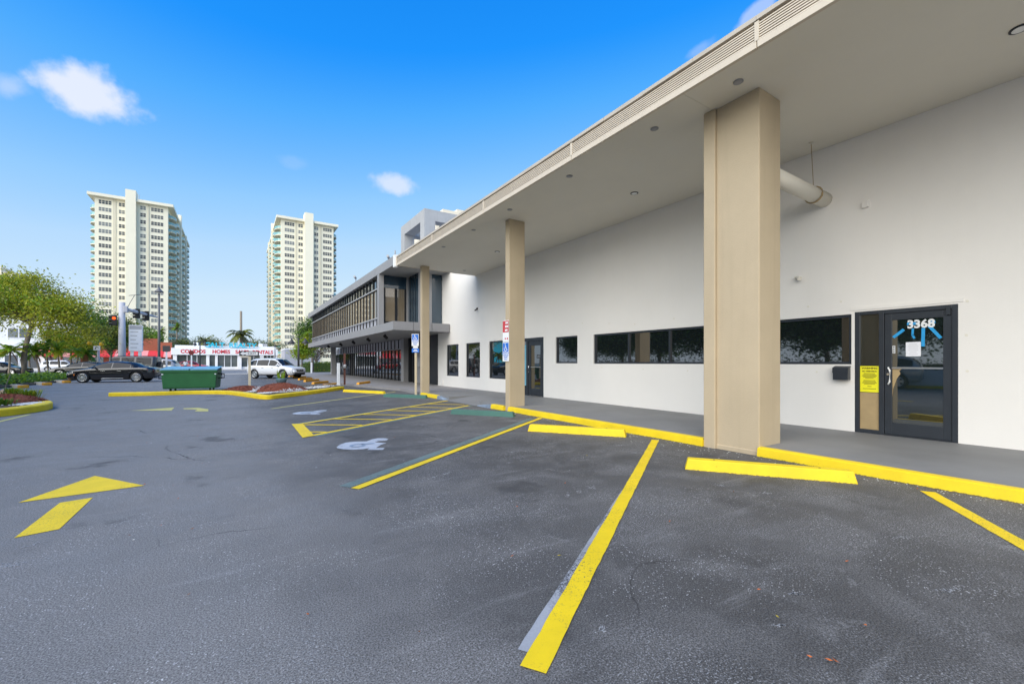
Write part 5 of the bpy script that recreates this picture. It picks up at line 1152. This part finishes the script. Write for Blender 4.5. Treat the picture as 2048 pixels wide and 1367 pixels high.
def suv_x(T, patch, ring, yb):
    common(.92, 1.10, 'car_white', (-1.0, .0, 1.02), .93, (-.68, .28))(T, patch, ring, yb)
    for s in (-1, 1):
        patch('headlight', 'lamp_glass', s, [(1.98, .84), (2.30, .78), (2.37, .86), (2.30, .93), (1.95, .95)]); patch('tail_light', 'lamp_red', s, [(-2.37, .92), (-2.08, .95), (-2.08, 1.08), (-2.35, 1.10)]); patch('side_sill', 'charcoal', s, [(-1.0, .30), (1.05, .31), (1.05, .40), (-1.0, .40)], .012); patch('fog_lamp_surround', 'black', s, [(2.20, .50), (2.40, .52), (2.38, .60), (2.22, .60)], .01)
    m = MB(); m.quad((2.452, -.42, .62), (2.452, .42, .62), (2.425, .46, .84), (2.425, -.46, .84)); g = m.build('grille', 'charcoal', T)
    for z in (.68, .77): m = MB(); m.box(2.44, 2.462, -.42, .42, z, z + .025); m.build('grille_bar', 'chrome', g)
    m = MB(); m.lathe([(.09, 0), (.09, .012), (.075, .014), (.075, 0)], 18); m.v = [(2.46 + z, x, y + .735) for x, y, z in m.v]; m.build('ring_badge', 'chrome', g)
    MB().box(2.33, 2.45, -.62, .62, .40, .52).build('lower_intake', 'black', T, bevel=.02); MB().box(2.20, 2.40, -.7, .7, .33, .395).build('chin', 'black', T)
    for s in (-1, 1): MB().box(-1.7, .3, s * .60 - .02, s * .60 + .02, 1.79, 1.83).build('roof_rail', 'chrome', T)
car('suv', (*C(553, 38.2).xy, 0), (.70, -.714), 'white SUV with dark windows parked facing the orange wheel stops', 'car_white', SUV, (-1.46, 1.46), .385, [(-2.05, -1.35), (-1.28, -.10), (-.04, 1.16)], [('windscreen', (.48, 1.30)), ('rear_window', (-2.33, -2.05))], .15, 5, 'metal', suv_x)
car('suv', (-7.3, 55.2, 0), sd, 'pale silver SUV half hidden behind the grey off-roader', 'car_silver', SUV, (-1.46, 1.46), .385, [(-2.05, -1.35), (-1.28, -.10), (-.04, 1.16)], [('windscreen', (.48, 1.30)), ('rear_window', (-2.33, -2.05))], .15, 5, 'metal')
car('sedan', (*C(0, 47).xy, -.012), (.96, -.28), 'dark car at the left edge beyond the leaning trunk', 'car_black', SEDAN, (-1.47, 1.53), .36, [(-1.55, -1.12), (-1.08, -.08), (-.02, 1.06)], [('windscreen', (.42, 1.24)), ('rear_window', (-1.72, -.85))], 0, 5, 'metal', lambda T, p, r, y: common(.78, 1.0, 'car_black', (-.95, .02, .98), .80, (-.62, .30))(T, p, r, y))
car('sedan', (*C(380, 68).xy, -.012), (1, -.1), 'red car in front of the realty shop windows', 'car_red', [(a, b, c * 1.12, d * 1.12, e, f) for a, b, c, d, e, f in SEDAN], (-1.47, 1.53), .36, [(-1.55, -1.12), (-1.08, -.08), (-.02, 1.06)], [('windscreen', (.42, 1.24)), ('rear_window', (-1.72, -.85))], 0, 5)
car('suv', (*C(128, 66).xy, -.012), (1, -.15), 'white SUV glimpsed through the small palms', 'car_white', SUV, (-1.46, 1.46), .385, [(-2.05, -1.35), (-1.28, -.10), (-.04, 1.16)], [('windscreen', (.48, 1.30)), ('rear_window', (-2.33, -2.05))], .15, 5)
car('sedan', (*C(172, 42).xy, 0), sd, 'second black car half hidden behind the black sedan', 'car_black', SEDAN, (-1.47, 1.53), .36, [(-1.55, -1.12), (-1.08, -.08), (-.02, 1.06)], [('windscreen', (.42, 1.24)), ('rear_window', (-1.72, -.85))], 0, 5)
car('suv', (-11.2, 9.5, 0), (.2, 1), 'silver SUV parked left of the camera, mirrored in the door glass', 'car_silver', SUV, (-1.46, 1.46), .385, [(-2.05, -1.35), (-1.28, -.10), (-.04, 1.16)], [('windscreen', (.48, 1.30)), ('rear_window', (-2.33, -2.05))], .15, 5)

# ================================================================== DUMPSTER
D = root('dumpster', (-1.85, 26.75, 0), 'green steel dumpster with pale blue lids behind the kerb island', 'dumpster', -.14)
m = MB(); a, b, h0_, h1_ = 1.12, .62, .13, 1.0
i = m.add([(-a * .94, -b, h0_), (a * .94, -b, h0_), (a * .94, b, h0_), (-a * .94, b, h0_), (-a, -b - .02, h1_), (a, -b - .02, h1_), (a, b + .1, h1_ + .12), (-a, b + .1, h1_ + .12)])
for q in ((3, 2, 1, 0), (0, 1, 5, 4), (1, 2, 6, 5), (2, 3, 7, 6), (3, 0, 4, 7), (4, 5, 6, 7)): m.face([i + k for k in q])
m.build('bin', 'dumpster_green', D, bevel=.02)
MB().box(-a - .02, a + .02, -b - .05, -b + .01, .93, 1.03).build('front_rim', 'dumpster_green', D, bevel=.01); MB().box(-a * .93, a * .93, -b - .025, -b, .20, .235).build('lower_rib', 'dumpster_green', D)
for s in (-1, 1):
    m = MB(); m.quad((s * .02, -b - .06, 1.04), (s * (a + .03), -b - .06, 1.04), (s * (a + .03), b + .10, 1.17), (s * .02, b + .10, 1.17)); m.quad((s * .02, -b - .06, 1.04), (s * .02, -b - .06, 1.09), (s * (a + .03), -b - .06, 1.09), (s * (a + .03), -b - .06, 1.04)); m.quad((s * .02, -b - .06, 1.09), (s * (a + .03), -b - .06, 1.09), (s * (a + .03), b + .10, 1.215), (s * .02, b + .10, 1.215)); m.build('lid', 'lid_blue', D)
    m = MB(); m.path([(s * (a + .0), -.3, .62), (s * (a + .16), -.3, .62), (s * (a + .16), -.3, .82), (s * (a + .0), -.3, .86)], .03, 6); m.path([(s * (a + .0), .3, .62), (s * (a + .16), .3, .62), (s * (a + .16), .3, .82), (s * (a + .0), .3, .86)], .03, 6); m.build('fork_pocket', 'black', D); panel('reflector', D, WM[D] @ Vector((s * (a - .06), -b - .03, .84)), WM[D].to_3x3() @ Vector((0, -1, 0)), .07, .05, 'sign_white')
    for y in (-.4, .4): m = MB(); m.path([(s * .8 - .03, y, .07), (s * .8 + .03, y, .07)], .07, 12); m.build('caster', 'rubber', D)

# ================================================================== SIGNS, POSTS, LAMPS
E_ = root('exit_sign', (.55, 25.0, .12), 'black and white EXIT arrow sign on cream post in the mulch', 'sign')
MB().box(-.055, .055, -.05, .05, 0, 1.62).build('post', 'post_cream', E_, bevel=.006)
nE = (-.10, -1, 0); pE = Vector((.55 - .02, 25.0 - .06, 1.86))
ep = panel('plate', E_, pE, nE, .84, .25, 'charcoal', .012)
g = MB(); g.quad((-.39, 0, 0), (-.24, -.10, 0), (-.24, -.055, 0), (-.12, -.055, 0), (-.12, .055, 0), (-.24, .055, 0), (-.24, .10, 0)); mount('arrow', g.mesh('arrow', 'sign_white'), ep, Matrix.Translation(pE + Vector(nE).normalized() * .014) @ mface(nE))
panel('word_field', ep, pE + Vector(nE).normalized() * .012 + Vector((1, -.1, 0)).normalized() * .12, nE, .50, .17, 'sign_white', .002); text_on('lettering', 'EXIT', ep, pE + Vector(nE).normalized() * .015 + Vector((1, -.1, 0)).normalized() * .12, nE, .165, 'ink', sx=1.05, bold=.0, extrude=.001, space=1.05)
b_ = root('bollard', (4.97, 26.2, .1), 'white square bollard at the island end', 'bollard'); MB().box(-.075, .075, -.075, .075, 0, 1.28).build('shaft', 'sign_white', b_, bevel=.01); MB().box(-.09, .09, -.09, .09, 0, .03).build('base', 'sign_white', b_)
b_ = root('brown_post', (5.35, 26.4, .1), 'rusty brown steel post beside the white bollard', 'post'); MB().box(-.05, .05, -.05, .05, 0, 1.85).build('shaft', 'pole_rust', b_, bevel=.006); m = MB(); m.lathe([(.09, 0), (.09, .18), (.05, .22)], 10, (0, -.09, .98)); m.build('meter_head', 'pole_grey', b_)
b_ = root('bollard', (7.9, 58.5, .12), 'small white bollard before the hedge', 'bollard'); MB().box(-.09, .09, -.09, .09, 0, 1.3).build('shaft', 'sign_white', b_, bevel=.01); MB().lathe([(.1, 0), (.1, .03)], 8).build('base', 'sign_white', b_)
P_ = root('potted_snake_plant', (1.78, 22.75, .41), 'spiky snake plant in a dark blue round pot', 'plant')
m = MB(); m.lathe([(.14, 0), (.17, .03), (.23, .16), (.235, .24), (.225, .26), (.20, .25), (.195, .21)], 24); m.build('pot', 'pot_blue', P_); m = MB(); m.lathe([(.195, .20), (.19, .22)], 20); m.build('soil', 'soil', P_)
rng = random.Random(2)
for k in range(16):
    a = rng.random() * 6.283; r = .13 * math.sqrt(rng.random()); H_ = rng.uniform(.28, .56); o = Vector((r * math.cos(a), r * math.sin(a), .21)); l_ = Vector((math.cos(a), math.sin(a), 0)) * rng.uniform(.02, .11); q = Vector((-math.sin(a + 1), math.cos(a + 1), 0)) * .024
    m = MB(); p1, p2 = o + l_ * .5 + Vector((0, 0, H_ * .55)), o + l_ + Vector((0, 0, H_)); m.quad(o - q * .8, o + q * .8, p1 + q, p1 - q); m.quad(p1 - q, p1 + q, p2); m.build('leaf', 'leaf_bright' if k % 3 else 'leaf_lime', P_)
def lantern_pole(name, px, d, topy, label, r, arms, shade, mat='pole_dark', h=None):
    p = C(px, d); h = h or hz(topy, d); T = root(name, p, label, 'street lamp'); m = MB(); m.lathe([(r * 2.2, 0), (r * 2.2, .3), (r * 1.3, .5)], 12); m.build('base', mat, T); m = MB(); m.path([(0, 0, .4), (0, 0, h)], [r * 1.2, r * .8], 10); m.build('pole', mat, T)
    for s in arms:
        if s: m = MB(); m.path([(0, 0, h - .12), (s * .3, -s * .2, h + .06), (s * .62, -s * .4, h - .02), (s * .62, -s * .4, h - .15)], .03, 6); m.build('arm', mat, T)
        m = MB(); m.lathe([(.30 * shade, -.12), (.26 * shade, .0), (.10 * shade, .22), (.04, .45)], 14, (s * .62, -s * .4, h - .45 if s else h)); ln = m.build('shade', mat, T)
        m = MB(); m.lathe([(.10, -.25), (.12, -.12)], 10, (s * .62, -s * .4, h - .45 if s else h)); m.build('bulb', 'lens_white', ln)
lantern_pole('street_lamp', 318, 44, 582, 'tall grey lamp post with small dark hood by the traffic signal', .11, (0,), 1.35, 'lamp_grey')
lantern_pole('street_lamp', 597, 46, 676, 'black twin arm lantern at the corner of the grey offices', .10, (-1, 1), 1.25)
lantern_pole('street_lamp', 400, 62, 682, 'slim black twin lantern in front of the realty shop', .08, (-1, 1), .9)
lantern_pole('street_lamp', 550, 72, 692, 'slim dark lamp post right of the realty lettering', .07, (0,), .6)
u = root('utility_pole', C(482, 110), 'tall wooden utility pole behind the realty shop', 'utility pole'); m = MB(); m.path([(0, 0, 0), (0, 0, hz(622, 110))], [.32, .26], 10); m.build('pole', 'wood_pole', u); m = MB(); m.box(-.3, .3, -.36, -.2, 7.4, 8.4); m.build('transformer', 'pole_grey', u, bevel=.05)
# traffic signal mast
mp = C(244, 46); TS = root('traffic_signal', mp, 'pale grey traffic signal mast with horizontal arm and two dark heads', 'traffic signal')
ht = hz(604, 46); m = MB(); m.path([(0, 0, 0), (0, 0, ht)], [.34, .27], 14); m.build('pole', 'mast_grey', TS); MB().lathe([(.55, 0), (.55, .3), (.42, .45)], 14).build('base', 'concrete', TS)
ae = C(314, 52, hz(634, 52)) - mp; aS = Vector((.3, 0, hz(618, 46))); m = MB(); m.path([aS, ae], [.20, .11], 10); m.build('arm', 'mast_grey', TS); MB().box(.15, .48, -.3, .3, aS.z - .35, aS.z + .35).build('clamp', 'mast_grey', TS, bevel=.03)
def signal(pos, back, lit=None, hmat='black'):
    m = MB(); p = Vector(pos); m.box(p.x - .2, p.x + .2, p.y - .14, p.y + .14, p.z - .55, p.z + .55); h = m.build('signal_head', hmat, TS, bevel=.03)
    for k in range(3):
        m = MB(); m.path([(p.x - .12, p.y, p.z + .36 - k * .36), (p.x - .42, p.y, p.z + .33 - k * .36)], [.16, .15], 10, cap=False); m.build('visor', hmat, h)
    return h
for t in (.36, .66): p = aS.lerp(ae, t); signal((p.x, p.y - .1, p.z - .15), 1)
ps_ = Vector((-.55, -.35, hz(641, 46))); hd = signal(ps_, 0, 1); m = MB(); m.lathe([(.15, 0), (.15, .05)], 14); m.v = [(x + ps_.x, ps_.y - .16 - z, y + ps_.z + .2) for x, y, z in m.v]; m.build('red_lamp', 'signal_lit', hd)
wire = MB(); wire.path([(.2, .2, ht - 1.2), (.6, .3, ht + .0), (1.0, .3, ht + .9)], .025, 5); wire.path([(.5, .3, ht + .8), (1.6, .3, ht + 1.0)], .03, 5); wire.build('antenna', 'pole_dark', TS)
lp = C(197, 50); L2 = root('lane_sign', lp, 'white lane arrow sign with two amber beacons by the palms', 'sign'); m = MB(); m.path([(0, 0, 0), (0, 0, hz(690, 50))], .12, 8); m.build('pole', 'mast_grey', L2)
panel('plate', L2, lp + Vector((-.1, -.2, hz(696, 50))), (-.2, -1, 0), .62, .50, 'sign_white', .02); g = MB(); g.path([(-.15, -.15, 0), (-.1, .1, 0), (.05, .12, 0), (.16, .05, 0)], .035, 5); mount('arrow', g.mesh('arrow', 'ink'), L2, Matrix.Translation(lp + Vector((-.1, -.225, hz(696, 50)))) @ mface((-.2, -1, 0)))
for dx, py in ((-.75, 686), (.25, 688)): m = MB(); m.lathe([(.05, -.2), (.2, -.15), (.22, .1), (.1, .25)], 12, (dx, 0, hz(py, 50))); m.build('beacon', 'signal_amber', L2)
# pylon sign
pp = C(272, 50); PY = root('pylon_sign', pp, 'tall white tenant pylon sign beside the dark round tree', 'sign'); zt, zb = hz(650, 50), hz(702, 50)
MB().box(-.60, .60, -.30, .30, zb, zt).build('cabinet', 'sign_white', PY, bevel=.02); 
for s in (-.35, .35): MB().box(s - .14, s + .14, -.14, .14, 0, zb).build('leg', 'sign_white', PY)
MB().box(-.54, .54, -.315, -.301, zt - .50, zt - .08).build('header_panel', 'spandrel', PY)
for k in range(5): z = zt - .60 - k * .46; MB().box(-.54, .54, -.312, -.301, z - .40, z).build('tenant_panel', 'paper', PY); MB().box(-.45, .25 - .1 * (k % 3), -.318, -.3125, z - .24, z - .16).build('tenant_line', 'pole_grey', PY)
# sign backs on white posts
for nm, px, d, py, mt, lb in (('square_sign', 333, 40, 697, 'charcoal', 'back of a dark square sign on a white post near the shop'), ('stop_sign', 383, 52, 705, 'sign_darkred', 'small dark red octagonal sign on a thin white post before the shop')):
    p = C(px, d); T = root(nm, p, lb, 'sign'); z = hz(py, d); m = MB(); m.box(-.07, .07, -.04, .04, 0, z - .1); m.build('post', 'sign_white', T)
    g = MB(); n = 8 if 'stop' in nm else 4; r = .30 if n == 8 else .40; g.prism([(r * math.cos((k + .5) * 2 * math.pi / n), r * math.sin((k + .5) * 2 * math.pi / n)) for k in range(n)], 0, .02); mount('plate', g.mesh('plate', mt), T, Matrix.Translation(p + Vector((0, -.06, z))) @ mface((-.2, -1, 0)))
# ================================================================== PERSON
def person(loc, rz, label, s=1.0):
    T = root('person', loc, label, 'person', rz)
    J = {'pel': (0, 0, .93, .13), 'wai': (0, 0, 1.08, .125), 'che': (0, .01, 1.32, .15), 'nec': (0, 0, 1.50, .055), 'hea': (0, .02, 1.63, .10), 'top': (0, .01, 1.72, .075)}
    ed = [('pel', 'wai'), ('wai', 'che'), ('che', 'nec'), ('nec', 'hea'), ('hea', 'top')]
    for sg, n in ((-1, 'l'), (1, 'r')):
        J.update({n + 'sh': (sg * .18, 0, 1.41, .062), n + 'el': (sg * .25, -.02, 1.14, .045), n + 'wr': (sg * .20, .16, 1.05, .032), n + 'ha': (sg * .17, .24, 1.06, .035), n + 'hi': (sg * .09, 0, .90, .095), n + 'kn': (sg * .10, .02, .50, .062), n + 'an': (sg * .10, -.01, .09, .042), n + 'to': (sg * .12, .14, .045, .035)})
        ed += [('che', n + 'sh'), (n + 'sh', n + 'el'), (n + 'el', n + 'wr'), (n + 'wr', n + 'ha'), ('pel', n + 'hi'), (n + 'hi', n + 'kn'), (n + 'kn', n + 'an'), (n + 'an', n + 'to')]
    ks = list(J); me = bpy.data.meshes.new('body'); me.from_pydata([tuple(c * s for c in J[k][:3]) for k in ks], [(ks.index(a), ks.index(b)) for a, b in ed], []); me.update()
    o = bpy.data.objects.new('body', me); COL.objects.link(o); o.modifiers.new('skin', 'SKIN'); ss = o.modifiers.new('sub', 'SUBSURF'); ss.levels = ss.render_levels = 1
    for i, k in enumerate(ks): me.skin_vertices[0].data[i].radius = (J[k][3] * s, J[k][3] * s); me.skin_vertices[0].data[i].use_root = (k == 'pel')
    bpy.context.view_layer.update(); m2 = bpy.data.meshes.new_from_object(o.evaluated_get(bpy.context.evaluated_depsgraph_get())); bpy.data.objects.remove(o)
    m2.materials.clear()
    for k in ('skin', 'shirt', 'trousers', 'black'): m2.materials.append(MATS[k])
    for p in m2.polygons:
        z = p.center.z / s; p.use_smooth = True; r = abs(p.center.x) / s
        p.material_index = 3 if z < .08 else 2 if z < .98 and not r > .155 else 1 if z < 1.49 and not (p.center.y / s > .12) else 0
    mount('body', m2, T); m = MB(); m.smooth = True; m.lathe([(.095, -.06), (.118, .02), (.105, .10), (.05, .14)], 12, (0, -.015, 1.63)); m.build('hair', 'hair', T)
    return T
person(C(371, 62, -.012), rad(0), 'person in white shirt and dark trousers standing before the red car', 1.04)

# ================================================================== LITTER
rng = random.Random(77)
m = MB(); SP = [(-.72, 4.54), (-.31, 4.43), (-.24, 3.19), (.79, 2.1), (.33, 2.58), (1.95, 2.38), (3.69, 1.92), (2.68, 1.36), (4.57, 2.43), (4.49, 2.54), (3.18, 2.37), (2.48, 1.16), (3.58, 1.22), (2.79, .87), (3.18, 3.78), (2.27, .92), (2.34, .84), (1.66, 2.56), (2.32, .86), (-.88, 6.35), (-.6, 6.1), (-.5, 5.5), (6.3, 1.5), (6.38, 1.75), (6.35, 1.2), (6.42, 2.1), (6.44, .9)] + [(rng.uniform(-2, 6), rng.uniform(1.2, 12)) for _ in range(14)]
for k, (x_, y_) in enumerate(SP):
    a = rng.random() * 6.28; L_, wd = rng.uniform(.009, .019) * (1 if k < 27 else .8), rng.uniform(.004, .007); d = Vector((math.cos(a), math.sin(a), 0)); q = Vector((-d.y, d.x, 0)); p = Vector((x_, y_, .014)); m.cur = rng.choices((0, 1, 2), (6, 2, 1))[0]
    u_ = Vector((0, 0, .008)); m.quad(p - d * L_, p - q * wd + u_ * .3, p + u_, p + q * wd + u_ * .2); m.quad(p + u_, p - q * wd + u_ * .3, p + d * L_ + u_, p + q * wd + u_ * .2)
tag(m.build('fallen_leaves', ['litter_orange', 'leaf_dead', 'leaf_yellow']), 'tiny dry orange leaves scattered over the asphalt', 'leaves', kind='stuff')
m = MB()
for k in range(360):
    t = rng.random(); 
    if k < 200: y_ = rng.uniform(-.5, 10); x_ = 6.5 - abs(rng.gauss(0, .14))
    elif k < 225: x_, y_ = rng.uniform(-1.5, 6), rng.uniform(1, 10)
    else: x_, y_ = rng.uniform(5.9, 6.5), rng.uniform(2.2, 8.6)
    s = rng.uniform(.003, .010); i = m.add([(x_ - s, y_ - s * .6, .004), (x_ + s, y_ - s * .8, .004), (x_ + s * .7, y_ + s, .004), (x_ - s * .8, y_ + s * .7, .004), (x_, y_, .004 + s * .7)])
    for a in range(4): m.face([i + a, i + (a + 1) % 4, i + 4])
tag(m.build('paint_chips', 'stone_white'), 'white paint and gravel chips along the kerb', 'gravel', kind='stuff')
